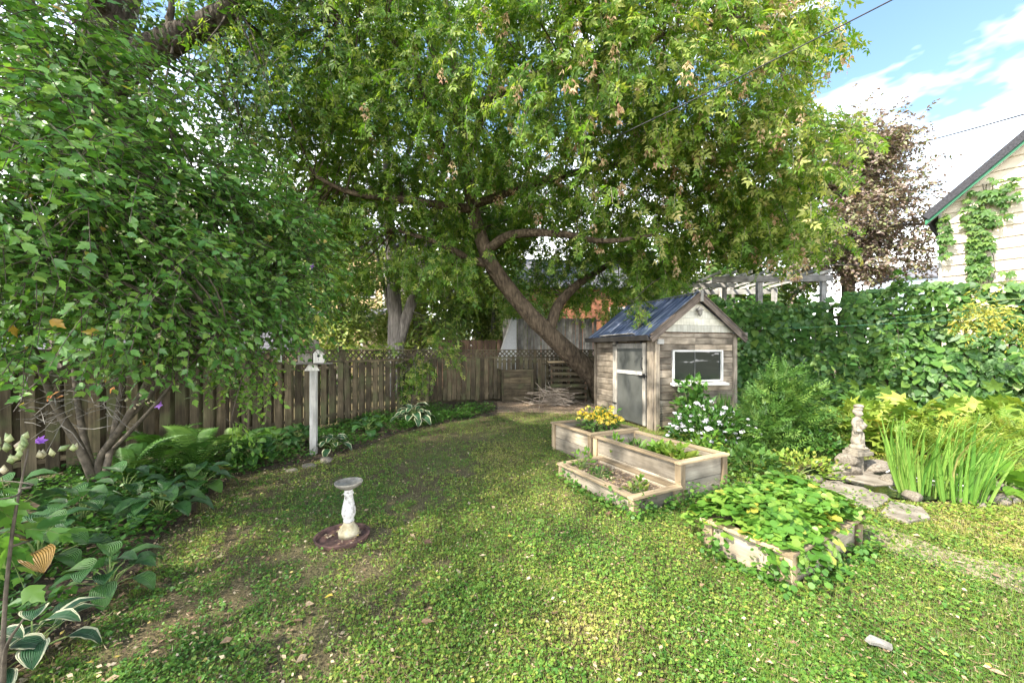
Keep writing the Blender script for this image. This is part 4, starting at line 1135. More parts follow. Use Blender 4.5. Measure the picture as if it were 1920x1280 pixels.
mblobs = [pblob(650, 400, 11, 110, 80, 1.2, 1.0), pblob(810, 380, 12, 100, 60, 1.2, .8), pblob(1020, 430, 12.4, 110, 70, 1.2, 1.0), pblob(1120, 470, 11.6, 120, 60, 1.1, .9), pblob(1330, 110, 7.4, 230, 190, 1.7, 1.3), pblob(1130, 90, 7.2, 220, 190, 1.6, 1.1), pblob(1465, 150, 8.6, 110, 150, 1.4, .8), pblob(1440, 330, 9.0, 150, 130, 1.8, 1.1), pblob(1260, 320, 9.0, 210, 120, 1.8, 1.0),
          pblob(1420, 420, 10.5, 150, 60, 1.8, 1.1), pblob(1550, 320, 10, 80, 110, 1.5, 1.0), pblob(1180, 420, 10.5, 180, 100, 1.8, .8), pblob(960, 120, 8.4, 220, 190, 1.8, .5), pblob(770, 130, 9.4, 200, 190, 1.9, 1), pblob(640, 120, 9.4, 170, 150, 1.8, .9),
          pblob(690, 320, 10.5, 190, 110, 1.8, .9), pblob(960, 330, 12.5, 200, 120, 1.5, .95), pblob(1010, 290, 10, 130, 60, 1.0, .5), pblob(1150, 350, 11, 120, 80, 1.2, .6), pblob(1120, 510, 13.2, 130, 50, 1.3, .9), pblob(820, 470, 12, 160, 70, 1.6, .8), pblob(1270, 470, 12.2, 130, 40, 1.5, 1),
          pblob(1230, 520, 11.5, 90, 40, 1.2, .7), pblob(900, -160, 8, 260, 160, 2.0, .7), pblob(1250, -170, 7.5, 260, 170, 2.0, .8), pblob(620, 440, 11.5, 110, 80, 1.5, .8), pblob(600, 540, 12.5, 90, 50, 1.2, .7), pblob(900, 540, 14.5, 120, 50, 1.2, .7), pblob(1150, 560, 14, 90, 40, 1.2, .7), pblob(1400, -80, 8.2, 190, 130, 1.5, .7)]
def outside_sky(p):      # the crown ends on the right where the open sky begins
    px = 960 + FOC * p[:, 0] / p[:, 1]; py = 655 - FOC * (p[:, 2] - EYE) / p[:, 1]
    return (px < 1535 + 50 * np.sin(py * 0.03) + 40 * ((py > 210) & (py < 450))) & ~((px > 1290) & (py > 462)) & ~((py > 540) & (px > 880) & (p[:, 1] < 11)) & ~((py > 478) & (px > 905) & (px < 1185) & (p[:, 1] < 12.6))
def maple_tone(p):       # variegated leaves paler to the front right, sunlight put into their colour
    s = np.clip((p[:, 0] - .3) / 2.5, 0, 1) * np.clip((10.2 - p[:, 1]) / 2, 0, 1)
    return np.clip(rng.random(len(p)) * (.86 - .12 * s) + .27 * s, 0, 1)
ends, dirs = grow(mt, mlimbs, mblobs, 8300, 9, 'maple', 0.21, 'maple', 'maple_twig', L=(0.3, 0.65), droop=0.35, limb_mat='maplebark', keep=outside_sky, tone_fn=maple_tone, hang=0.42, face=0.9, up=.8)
# seed clusters hang from the outer twigs
def cluster_mesh(n):
    p = rng.normal(size=(n, 3)) * np.array([0.03, 0.03, 0.065]) + np.array([0, 0, -0.11])
    o = emit("seed_cluster", 'samara', p, rng.normal(size=(n, 3)) * 0.25 + np.array([0, 0, -1]), rng.normal(size=(n, 3)), 0.055 * rng.uniform(0.8, 1.2, n), 'samara')
    me = o.data; bpy.data.objects.remove(o); return me
cm = [cluster_mesh(16) for _ in range(4)]
vis = np.where((ends[:, 1] < 10.5) & (ends[:, 2] < 9))[0]
epx = 960 + FOC * ends[:, 0] / ends[:, 1]
vis = vis[(epx[vis] > 950) | (rng.random(len(vis)) < 0.3)]
for k in rng.choice(vis, min(len(vis), 290), replace=False):
    o = obj("seed_cluster", cm[k % 4], None, mt, Matrix.Translation(Vector(ends[k]) - mt.location) @ Matrix.Rotation(rng.uniform(0, 6.28), 4, 'Z') @ Matrix.Scale(rng.uniform(1.0, 1.8), 4)); o['kind'] = 'stuff'
# low shoots of the same kind in front of the back fence
for lab, px, py, Y, rx, rz, n in (("leafy maple sapling growing in front of the back fence corner", 775, 668, 10.0, 62, 30, 80), ("small maple shoot leaning over the fence near the birdhouses", 655, 690, 9.0, 45, 30, 40), ("thin maple shoot hanging over the shed roof", 1185, 566, 8.9, 34, 18, 15)):
    b = W(px, py, Y); base = Vector((b.x - 0.1, b.y + 0.1, 0 if px < 1000 else b.z - 0.1))
    t = empty("maple_sapling", base, 0, lab, "sapling")
    if px > 1000: base = W(1240, 520, 10.6)
    grow(t, [([base, (base + b) / 2 + Vector((0.05, 0, 0.1)), b], [0.018, 0.013, 0.006], 6)], [pblob(px, py, Y, rx, rz, 0.4)], n, 9, 'maple', 0.17, 'maple', 'maple_twig', L=(0.3, 0.6), limb_mat='stem')

# --- tall tree behind the left fence
ct = empty("tall_rough_barked_tree", (-10.2, 9.3, 0), 0, "huge old tree with furrowed grey bark rising behind the left shrub", "tree")
climbs = [([Vector((-10.4, 9.4, -0.1)), W(150, 420, 9.1), W(172, 200, 8.9), W(205, 50, 8.7), W(232, -60, 8.6), W(250, -220, 8.4), W(250, -420, 8.2)], [.62, .5, .44, .40, .36, .3, .2], 16),
          (wl_((168, 200, 8.9), (250, 118, 8.7), (330, 72, 8.5), (420, 30, 8.3), (470, -30, 8.2), (520, -150, 8)), [.34, .30, .27, .23, .2, .14], 14),
          (wl_((326, 72, 8.5), (318, 40, 8.4), (322, 10, 8.4), (315, -40, 8.4)), [.1, .075, .06, .04], 8), (wl_((295, 90, 8.6), (292, 70, 8.5), (290, 52, 8.5)), [.08, .055, .03], 8),
          (wl_((155, 330, 9.1), (95, 180, 9), (60, 60, 8.9), (30, -60, 8.8), (-20, -250, 8.6)), [.3, .24, .2, .17, .1], 10),
          (wl_((205, 40, 8.7), (120, -120, 7), (0, -300, 5), (-100, -520, 4)), [.2, .17, .13, .08], 8),
          (wl_((232, -70, 8.6), (330, -260, 7), (430, -600, 5), (500, -1200, 3.4)), [.2, .17, .13, .08], 8)]
def B3(x, y, z, rx, ry, rz, w=1.0): return (np.array([x, y, z]), np.array([rx, ry, rz]), w)
cblobs = [pblob(330, 190, 7.4, 100, 40, .9, .8), pblob(470, 90, 7.6, 120, 90, 1.0, 1.1), pblob(90, 40, 6.5, 110, 70, .9, .9), pblob(430, 260, 8.5, 120, 60, 1.0, .8), pblob(430, 130, 9, 150, 110, 1.6, .7), pblob(560, 60, 9.5, 120, 110, 1.5, .7), pblob(330, 220, 10, 120, 70, 1.5, .6), pblob(130, 60, 9.5, 130, 110, 1.5, .8), pblob(520, 230, 11, 130, 70, 1.6, .6),
          B3(-8, 7, 12.5, 3.8, 3.5, 2.2, .8), B3(-8.3, 3, 10, 3.0, 3.0, 2.2, .85), B3(-7.6, -0.5, 9.5, 3.2, 2.6, 2.2, .8), B3(-11, 1, 9, 3, 3.5, 2.5, .7), B3(-6, 9.5, 11.5, 3, 2.5, 2, .6), B3(-4.6, 1.6, 10.2, 1.8, 2.3, 1.5, .6), B3(-9, -4.5, 9, 3, 2.6, 2.4, .6)]  # crown extended overhead, out of view, to shade the foreground
grow(ct, climbs, cblobs, 3600, 10, 'simple', 0.14, 'cotton', 'stem', L=(0.5, 0.9), droop=0.3, limb_mat='cottonbark', join_r=0.05)

# --- forked tree behind the back fence
ft = empty("forked_tree", (-4.1, 14.0, 0), 0, "grey forked tree trunk rising just behind the back fence corner", "tree")
flimbs = [([Vector((-4.1, 14, -0.1)), W(742, 655, 14), W(741, 590, 14), W(735, 500, 14), W(730, 400, 14), W(722, 250, 14), W(715, 80, 14)], [.36, .30, .25, .2, .17, .13, .08], 12),
          (wl_((748, 640, 14), (765, 585, 14), (785, 530, 14.1), (800, 470, 14.2), (830, 330, 14.3), (850, 180, 14.4)), [.22, .2, .17, .15, .11, .06], 10),
          (wl_((736, 600, 14), (726, 560, 14), (712, 500, 13.8), (700, 430, 13.6)), [.1, .08, .06, .04], 8), (wl_((733, 450, 14), (690, 330, 14), (660, 230, 13.8)), [.12, .09, .05], 8), (wl_((730, 400, 14), (775, 250, 13.6), (800, 120, 13.4)), [.1, .08, .05], 8)]
fblobs = [pblob(610, 570, 13.4, 70, 40, 1.0, .8), pblob(830, 570, 14, 80, 40, 1.0, .7), pblob(650, 250, 14, 150, 120, 2, 1), pblob(800, 250, 15, 150, 150, 2, 1), pblob(720, 90, 14.5, 180, 130, 2, 1), pblob(620, 400, 14.5, 110, 90, 1.8, 1), pblob(880, 420, 15, 110, 100, 1.8, 1), pblob(600, 500, 14, 80, 50, 1.5, .6)]
grow(ft, flimbs, fblobs, 2000, 10, 'narrow', 0.22, 'backleaf', 'stem', L=(0.5, 1.0), droop=0.5, limb_mat='greybark')

# --- bronze leaved tree on the right
zt = empty("bronze_leaf_tree", (14.6, 16, 0), 0, "bronze and pinkish leaved tree against the sky beside the cream house", "tree")
zl = [([Vector((14.4, 16, -0.1)), W(1590, 560, 16), W(1600, 450, 16), W(1610, 330, 16), W(1622, 250, 16)], [.3, .24, .2, .13, .05], 10),
      (wl_((1597, 480, 16), (1660, 430, 15.6), (1720, 420, 15.2), (1750, 425, 15)), [.12, .08, .05, .02], 6), (wl_((1605, 400, 16), (1540, 330, 15.6), (1500, 290, 15.4)), [.1, .07, .03], 6), (wl_((1608, 380, 16), (1660, 300, 16), (1680, 240, 16)), [.1, .06, .03], 6)]
zb = [pblob(1610, 275, 16, 60, 50, 1.6, 1), pblob(1660, 330, 16, 55, 60, 1.5, 1), pblob(1560, 310, 16, 80, 80, 1.6, .8), pblob(1620, 410, 15.6, 100, 60, 1.7, 1), pblob(1690, 420, 15, 60, 45, 1.2, .9), pblob(1540, 460, 15.5, 80, 70, 1.6, .8), pblob(1620, 490, 15.5, 80, 40, 1.5, .6), pblob(1480, 400, 16.5, 60, 60, 1.5, .5)]
grow(zt, zl, zb, 3200, 13, 'tiny', 0.14, 'bronze', 'stem', L=(0.4, 0.8), droop=0.2, limb_mat='greybark', inner=0.3)

# --- trees further back
def far_tree(label, x, y, h, r, n, mat, size=0.24, low=0.25, tp='simple'):
    t = empty("background_tree", (x, y, 0), 0, label, "tree", "trees beyond the yard")
    lim = [([Vector((x, y, -0.1)), Vector((x + rng.normal(0, .2), y, h * 0.35)), Vector((x + rng.normal(0, .3), y, h * 0.8))], [.035 * h, .028 * h, .008 * h], 8)]
    for k in range(4):
        a = rng.uniform(0, 6.28); z0 = h * rng.uniform(0.25, 0.45)
        lim.append(([Vector((x, y, z0)), Vector((x + math.cos(a) * r * .4, y + math.sin(a) * r * .4, z0 + h * .15)), Vector((x + math.cos(a) * r * .8, y + math.sin(a) * r * .8, z0 + h * .25))], [.014 * h, .01 * h, .005 * h], 6))
    bl = []
    for k in range(9):
        a = rng.uniform(0, 6.28); q = rng.uniform(0.2, 0.65); z = h * rng.uniform(low + 0.12, 0.86)
        s = 1.0 - 0.45 * z / h
        bl.append(B3(x + math.cos(a) * r * q, y + math.sin(a) * r * q, z, r * 0.55 * s, r * 0.55 * s, h * 0.15))
    grow(t, lim, bl, n, 9, tp, size, mat, 'stem', L=(0.5, 1.0), limb_mat='greybark')
far_tree("sunlit pale green tree behind the back fence right of the forked trunk", W(830, 600, 20).x, 20, 6.2, 2.9, 900, 'brightleaf', 0.2, 0.12)
far_tree("light green shrubby tree left of the orange brick house", W(925, 600, 19).x, 19.5, 5.6, 2.5, 800, 'brightleaf', 0.2, 0.1)
far_tree("tall green tree behind the brick house and the maple", W(1180, 500, 26).x, 27, 11, 5.0, 900, 'backleaf', 0.42)
far_tree("dense green tree between the maple crown and bronze tree", W(1420, 450, 20).x, 20.5, 9.5, 4.0, 1400, 'backleaf', 0.27)
far_tree("tall green tree above the tan house behind the forked trunk", W(560, 400, 30).x, 31, 17, 6, 1200, 'backleaf', 0.45)
far_tree("green tree above the grey garage roof at the far left", W(60, 450, 16).x, 16.5, 9, 4, 900, 'cotton', 0.28)
far_tree("green tree behind the garage and rose of sharon crown", W(330, 450, 21).x, 21, 10.5, 4.5, 1200, 'backleaf', 0.32)
far_tree("small dark tree right behind the pergola frame", W(1370, 540, 17.5).x, 17.5, 5.6, 2.2, 700, 'bushdark', 0.22, 0.1)

far_tree("tall green tree right of the forked trunk behind the maple", W(900, 400, 22).x, 23, 13, 4.6, 1200, 'backleaf', 0.34)
far_tree("broad green tree behind the tan house's left side", W(450, 420, 20).x, 19, 9, 3.6, 900, 'backleaf', 0.27)

for lab, px, Y, h in (("sunny leafy tree behind the lattice between house and forked trunk", 640, 18, 7.5), ("sunlit green tree right behind the forked trunk", 790, 19, 8.5), ("pale green tree behind the leaning maple's bend", 960, 21, 8.5), ("light green tree above the brick house roof", 1130, 24, 10)):
    far_tree(lab, W(px, 500, Y).x, Y, h, 2.6, 800, 'brightleaf' if px != 1130 else 'backleaf', .22, .2)

# ------------------------------------------------------------------ left shrub (rose of sharon)
rs_ = empty("rose_of_sharon_shrub", (-4.75, 4.45, 0), 0, "large many stemmed rose of sharon shrub with broad green leaves beside the fence", "shrub")
b0 = Vector((-4.75, 4.45, -0.05))
stems_ = [([b0, W(150, 840, 4.3), W(105, 760, 4.1), W(60, 640, 3.8), W(20, 450, 3.5)], [.075, .06, .05, .035, .015], 8),
         ([b0 + Vector((0.1, 0.05, 0)), W(185, 870, 4.4), W(235, 790, 4.3), W(290, 690, 4.2), W(330, 600, 4.2), W(400, 420, 4.1)], [.07, .06, .05, .04, .03, .012], 8),
         ([b0 + Vector((0.12, -0.1, 0)), W(200, 880, 4.3), W(215, 800, 4.5), W(240, 650, 4.6), W(260, 450, 4.6), W(280, 300, 4.5)], [.06, .05, .045, .035, .025, .012], 8),
         ([b0 + Vector((-0.1, 0.1, 0)), W(160, 830, 4.5), W(140, 700, 4.6), W(130, 500, 4.6), W(120, 330, 4.5)], [.055, .05, .04, .03, .012], 8),
         ([W(240, 785, 4.3), W(330, 690, 4.5), W(430, 610, 4.8), W(520, 530, 5.0)], [.045, .035, .025, .01], 7),
         ([W(215, 840, 4.3), W(290, 760, 4.0), W(350, 690, 3.8), W(420, 620, 3.6)], [.035, .025, .018, .008], 6)]
stems = [(p_, [q * .68 for q in r_], s_) for p_, r_, s_ in stems_]
rblobs = [pblob(230, 590, 3.4, 170, 60, .5, 1.0), pblob(380, 640, 4.0, 110, 40, .4, .7), pblob(80, 640, 3.4, 100, 50, .4, .8), pblob(70, 95, 3.3, 110, 60, .5, .8), pblob(200, 175, 3.7, 100, 60, .5, .8), pblob(60, 330, 2.9, 160, 170, .6, 1.1), pblob(220, 280, 3.5, 150, 130, .7, 1.1), pblob(70, 190, 3.8, 130, 110, .6, .8), pblob(330, 330, 4.0, 150, 110, .7, 1), pblob(420, 430, 4.3, 150, 110, .8, 1), pblob(530, 520, 4.8, 100, 90, .6, 1),
          pblob(220, 480, 3.2, 190, 110, .6, 1.2), pblob(60, 520, 3.0, 130, 110, .5, .9), pblob(420, 570, 4.4, 150, 70, .6, 1), pblob(545, 590, 5.1, 75, 28, .4, .7), pblob(110, 620, 4.0, 150, 60, .6, .7), pblob(300, 640, 4.4, 130, 50, .5, .5), pblob(20, 660, 3.6, 70, 45, .4, .5), pblob(500, 410, 5.0, 90, 80, .5, .7),
          pblob(370, 700, 4.4, 70, 30, .4, .35)]
def above_fence(p):      # the shrub's foliage ends in a browse line above the fence boards
    px = 960 + FOC * p[:, 0] / p[:, 1]; py = 655 - FOC * (p[:, 2] - EYE) / p[:, 1]
    return py < 655 + 22 * np.sin(px * .045)
ends, dirs = grow(rs_, stems, rblobs, 3500, 9, 'sharon', 0.072, 'sharon', 'stem', L=(0.25, 0.55), droop=0.25, limb_mat='stem', twig_r=0.0045, join_r=0.016, up=1.1, inner=0.35, hang=0.25, face=0.75, keep=above_fence)
# pale seed pods and buds in bunches
sel = rng.choice(len(ends), 230, replace=False)
bp0 = np.repeat(ends[sel], 5, 0) + rng.normal(size=(230 * 5, 3)) * 0.03
o = emit("buds", 'bud', bp0, rng.normal(size=(len(bp0), 3)) * 0.5 + np.array([0, 0, 1]), rng.normal(size=(len(bp0), 3)), 0.035, 'bud', rs_); o['kind'] = 'stuff'
def flower_mesh(name, mat, n, r, cup=0.25, tp='simple'):
    a = np.arange(n) * 2 * np.pi / n
    ax = np.stack([np.cos(a), np.sin(a), np.full(n, cup)], -1)
    o = emit(name, tp, np.zeros((n, 3)), ax, np.tile(np.array([[0, 0, 1.0]]), (n, 1)) - ax * 0.2, r, mat)
    me = o.data; bpy.data.objects.remove(o); return me
closed = flower_mesh("closed_flower", 'petal_purple', 5, 0.05, 2.6)
purple = flower_mesh("purple_flower", 'petal_purple', 5, 0.05, 0.5)
for px, py, Y in ((130, 48, 3.2), (340, 512, 3.6), (415, 560, 4.1), (585, 500, 4.6), (300, 760, 4.0)):
    obj("flower", purple, None, rs_, Matrix.Translation(W(px, py, Y) - rs_.location) @ Matrix.Rotation(R(70), 4, 'X'))
# hanging light green sprays below it
lg = empty("hanging_spray", W(455, 640, 4.6), 0, "bright light green leafy spray hanging in front of the fence", "branch")
grow(lg, [(wl_((500, 600, 4.8), (470, 660, 4.6), (445, 740, 4.4), (430, 800, 4.3)), [.01, .008, .006, .003], 5)], [pblob(460, 700, 4.5, 55, 55, .3), pblob(420, 770, 4.3, 45, 40, .25), pblob(520, 700, 4.8, 45, 40, .3, .6)], 75, 7, 'simple', 0.062, 'sprig', 'greenstem', L=(0.15, 0.3), limb_mat='stem', twig_r=0.003, join_r=0.005)
# bare twiggy branch tangle low on the shrub
mb = MB()
for k in range(70):
    a = W(rng.uniform(30, 230), rng.uniform(700, 800), rng.uniform(3.8, 4.4)); d = Vector((rng.normal(), rng.normal() * .6, rng.normal() * .5 - .1)).normalized() * rng.uniform(0.15, 0.4)
    mb.tube([a, a + d * .5 + Vector((0, 0, rng.normal(0, .03))), a + d], [.004, .003, .0015], 3)
o = mb.build("bare_twigs", 'greywood', rs_, False, True); o['kind'] = 'stuff'

# young rose of sharon close to the camera, bottom left
ys = empty("young_shrub", (-2.12, 1.6, 0), 0, "young rose of sharon stem with pale buds and a purple flower, lower left", "shrub")
b0 = Vector((-2.12, 1.6, 0))
grow(ys, [([b0, b0 + Vector((.0, .0, .5)), b0 + Vector((.04, 0, .95)), b0 + Vector((.08, .02, 1.28))], [.009, .008, .006, .003], 6), ([b0 + Vector((.0, 0, .3)), b0 + Vector((.08, -.05, .5)), b0 + Vector((.16, -.06, .62))], [.009, .007, .003], 5)],
     [B3(-2.1, 1.6, 1.14, .12, .11, .11), B3(-2.2, 1.62, .92, .1, .1, .1)], 18, 6, 'sharon', 0.088, 'sharon', 'greenstem', L=(0.1, 0.22), limb_mat='stem', twig_r=.003, join_r=.006, up=1.4, inner=.2)
bp0 = np.array([(-2.05, 1.58, 1.27)]) + rng.normal(size=(26, 3)) * np.array([.06, .05, .03])
o = emit("buds", 'bud', bp0, rng.normal(size=(26, 3)) * .4 + np.array([0, 0, 1]), rng.normal(size=(26, 3)), 0.045, 'bud', ys); o['kind'] = 'stuff'
obj("flower", closed, None, ys, Matrix.Translation(W(66, 830, 1.55) - ys.location) @ Matrix.Rotation(R(65), 4, 'Y') @ Matrix.Scale(0.8, 4))

# ------------------------------------------------------------------ hostas and ferns
def hosta_leaf(name, mat, wr=0.62):
    us = np.linspace(0, 1, 9); ss = np.linspace(-1, 1, 9)
    prof = np.interp(us, [0, .08, .25, .45, .65, .85, .95, 1], [0.02, .42, .85, 1, .88, .52, .24, 0.0]) * wr / 2
    V, A = [], []
    for u, w in zip(us, prof):
        for s in ss:
            V.append((s * w, u, 0.16 * math.sin(u * 2.6) - 0.30 * u * u + abs(s) * w * 0.35 + 0.02 * math.sin(u * 17 + s * 3) * abs(s)))
            A.append(s)
    i = np.arange(81).reshape(9, 9)
    Fq = np.stack([i[:-1, :-1], i[:-1, 1:], i[1:, 1:], i[1:, :-1]], -1).reshape(-1, 4)
    me = np_mesh(name, np.array(V), [Fq], True, {'side': np.array(A)}); me.materials.append(M[mat]); return me
HL = {'hosta': [hosta_leaf("hosta_leaf", 'hosta', w) for w in (0.6, 0.72, 0.8)], 'hosta_edged': [hosta_leaf("hosta_leaf", 'hosta_edged', w) for w in (0.55, 0.7)]}
def hosta(label, loc, n, size, h, mat='hosta', spread=1.0, az=None):
    t = empty("hosta", (loc[0], loc[1], 0), 0, label, "hosta", "hostas in the shady bed")
    st = MB(); n = int(n * 1.25)
    for k in range(n):
        a = (k * 2.399 + rng.normal(0, .2)) if az is None else rng.uniform(*az)
        q = (k + 0.5) / n
        rr = size * (0.15 + 0.75 * q) * spread; z = h * (1.0 - 0.55 * q) * rng.uniform(.85, 1.1)
        d = Vector((math.cos(a), math.sin(a), 0))
        p = Vector((loc[0], loc[1], 0)) + d * rr + Vector((0, 0, z))
        put("leaf", HL[mat][k % len(HL[mat])], t, p, d + Vector((0, 0, 0.35 - 0.8 * q)) + Vector(rng.normal(0, .15, 3)), Vector((0, 0, 1)) + d * 0.35 + Vector(rng.normal(0, .12, 3)), size * rng.uniform(.8, 1.15))
        st.tube([(0, 0, 0), Vector((d.x * rr * .4, d.y * rr * .4, z * .75)), p - t.location + Vector((d.x, d.y, 0)) * 0.012], [.007, .005, .003], 4, 5)
    st.build("stalks", 'greenstem', t)
    return t
def hs(label, px, py, n, size, h, **k):
    g = G(px, py); return hosta(label, (g.x, g.y), n, size, h, **k)
hs("white edged hosta at the very bottom of the left border", 60, 1245, 9, 0.19, 0.22, mat='hosta_edged')
hs("white edged hosta cut by the frame's lower left corner", -30, 1290, 7, 0.18, 0.24, mat='hosta_edged')
hs("ribbed green hosta with a browning leaf at the bed's front edge", 205, 1120, 13, 0.2, 0.26)
hs("big ribbed hosta under the young shrub with purple flower", 70, 1090, 14, 0.22, 0.42)
hs("broad hosta between the young shrub and the shrub stems", 150, 1010, 14, 0.23, 0.42)
hs("tall hosta at the left frame edge beside the fence", 20, 1000, 12, 0.23, 0.5)
hs("dense green hosta at the bend of the bed edge", 300, 985, 15, 0.23, 0.36)
hs("leafy hosta left of the ferns below the shrub stems", 235, 950, 12, 0.24, 0.36)
hs("dark hosta in front of the ferns", 380, 925, 14, 0.22, 0.3)
hs("green hosta clump left of the birdhouse post's foot", 520, 860, 16, 0.24, 0.34)
hs("green hosta clump close behind the birdhouse post", 560, 838, 14, 0.25, 0.34)
hs("small white edged hosta right of the birdhouse post", 625, 848, 13, 0.19, 0.26, mat='hosta_edged')
hs("pale striped hosta by the back corner of the fence", 775, 798, 20, 0.3, 0.42, mat='hosta_edged')
hs("low green hosta right of the white post near the fence", 690, 815, 10, 0.25, 0.28)
hs("green hosta further left of the white post", 470, 872, 12, 0.24, 0.3)

def frond_mesh(n=20):
    V, Fs = [], []
    for k in range(n):
        u = 0.14 + 0.86 * k / n
        z = 0.42 * math.sin(u * 2.2) - 0.36 * u * u
        L = 0.19 * math.sin(math.pi * min(1, (u * 0.86 + 0.12))) + 0.012
        for s in (-1, 1):
            b = len(V); w = 0.017
            V += [(0, u - w, z), (s * L * .5, u + 0.02 - w, z - .005), (s * L, u + 0.07, z - 0.05 * L / .19), (s * L * .5, u + 0.02 + w, z - .005), (0, u + w, z)]
            Fs += [(b, b + 1, b + 3, b + 4), (b + 1, b + 2, b + 3)]
    us = np.linspace(0, 1, 7); Pz = [(0, u, 0.42 * math.sin(u * 2.2) - 0.36 * u * u) for u in us]
    tv, tf = tube_np(Pz, np.linspace(.008, .002, 7), 3)
    b = len(V); V += [tuple(p) for p in tv]; Fs += [tuple(i + b for i in f) for f in tf[:-2]]
    me = bpy.data.meshes.new("frond"); me.from_pydata(V, [], Fs); me.materials.append(M['fern']); me.update(); return me
FR = frond_mesh()
def fern(label, px, py, n, size):
    g = G(px, py); t = empty("fern", g, 0, label, "fern", "ferns along the left fence")
    for k in range(n):
        a = k * 2.399 + rng.normal(0, .25); e = rng.uniform(0.35, 0.9)
        d = Vector((math.cos(a), math.sin(a), e))
        put("frond", FR, t, g, d, Vector((-math.cos(a) * e, -math.sin(a) * e, 1)), size * rng.uniform(.8, 1.15))
fern("light green fern catching the sun below the hanging spray", 365, 888, 13, 0.8)
fern("dark fern close to the fence foot behind the other ferns", 300, 872, 12, 0.75)
fern("feathery fern beside the shrub's stems", 245, 905, 10, 0.72)
fern("fern between the hanging spray and the birdhouse post", 440, 866, 12, 0.7)
fern("small fern at the fence left of the post", 500, 835, 9, 0.5)

# ------------------------------------------------------------------ vine on the right fence
vf = empty("broadleaf_vine", RA, 0, "dense dark green broad leaved vine covering the tall fence right of shed", "vine")
nrf = Vector((rd.y, -rd.x, 0))
if nrf.y > 0: nrf = -nrf
nv = 7600
sv_ = rng.random(nv) * (RL + 0.3); zv = 0.25 + rng.random(nv) * 2.95
gap = vnoise(sv_, zv, 0.5, 9)
ztop = 2.82 + 0.38 * vnoise(sv_, sv_ * 0, 0.7, 12) + 0.25 * np.exp(-((sv_ - 4.3) / 0.8) ** 2)
hole = (sv_ > 6.2) & (zv > 1.0) & (zv < 2.1) & (vnoise(sv_, zv, 0.45, 14) < 0.42)
ok = (zv < ztop) & (gap > 0.08) & ~hole & ~((sv_ > 3.0) & (sv_ < 3.25) & (zv > 2.3))
sv_, zv = sv_[ok], zv[ok]
out = 0.04 + 0.42 * vnoise(sv_, zv, 0.55, 10) ** 1.5 + rng.random(len(sv_)) * 0.2
rdn, nfn = np.array(rd), np.array(nrf)
pv_ = np.array(RA) + sv_[:, None] * rdn + out[:, None] * nfn + zv[:, None] * np.array([0, 0, 1.0])
n = len(pv_)
axv = np.array([0, 0, -1.0]) + nfn * rng.uniform(.1, 1.1, (n, 1)) + rdn * rng.normal(0, .7, (n, 1)) + rng.normal(size=(n, 3)) * .3
nmv = nfn * 0.8 + np.array([0, 0, .7]) + rng.normal(size=(n, 3)) * .45
szv = .07 + .16 * rng.beta(1.6, 2.2, n)
order = np.argsort(-(out + szv))
big, rest = order[:300], order[300:]
vm = tmpl_mesh('heart', "vine_leaf", 'pipevine')
for k in big: put("leaf", vm, vf, pv_[k], axv[k], nmv[k], szv[k])
o = emit("leaves", 'heart', pv_[rest], axv[rest], nmv[rest], szv[rest], 'pipevine', vf); o['kind'] = 'stuff'
mb = MB()
for k in range(26):
    s0 = rng.random() * RL; P = [RA + rd * (s0 + rng.normal(0, .15)) + nrf * 0.07 + Vector((0, 0, z)) for z in np.linspace(0, 2.6, 6)]
    mb.tube(P, [.012, .004], 4, 12)
mb.build("stems", 'stem', vf, False, True)
vsh = [W(px, py, Y) for px, py, Y in ((1400, 585, 9.6), (1480, 560, 9.3), (1540, 575, 9.0), (1620, 548, 8.7), (1680, 535, 8.5), (1720, 560, 8.3), (1780, 545, 8.0), (1590, 640, 8.6), (1500, 660, 9.0), (1700, 650, 8.1))]
grow(vf, [([RA + rd * 2.0 + Vector((0, 0, 2.5)), RA + rd * 3.5 + nrf * .1 + Vector((0, 0, 2.75)), RA + rd * 5.2 + nrf * .1 + Vector((0, 0, 2.8))], [.012, .01, .005], 5)], [(np.array(q), np.array([.35, .2, .22]), 1.0) for q in vsh], 110, 6, 'heart', .1, 'pipevine', 'greenstem', L=(.25, .55), limb_mat='stem', twig_r=.004, join_r=.007, crown_name="shoots")
for o in vf.children:
    if o.name.startswith('shoots'): o['kind'] = 'stuff'
# golden sprays trailing over it near the cream house
gv = empty("golden_vine", W(1850, 600, 7.6), 0, "yellow green leafy sprays trailing over the vine near the cream house", "vine")
grow(gv, [(wl_((1960, 560, 7.6), (1880, 562, 7.5), (1810, 575, 7.6), (1740, 600, 7.9)), [.012, .01, .007, .003], 5), (wl_((1960, 535, 7.8), (1880, 530, 8), (1800, 540, 8.2)), [.01, .008, .003], 5), (wl_((1960, 600, 7.3), (1880, 590, 7.2), (1830, 610, 7.2)), [.01, .008, .003], 5)],
     [pblob(1790, 590, 7.6, 55, 14, .25), pblob(1870, 578, 7.4, 60, 20, .25), pblob(1840, 535, 8, 70, 10, .2, .7), pblob(1900, 605, 7.2, 30, 20, .2)], 120, 7, 'narrow', 0.085, 'goldvine', 'greenstem', L=(0.2, 0.4), limb_mat='greenstem', twig_r=.003, join_r=.006)
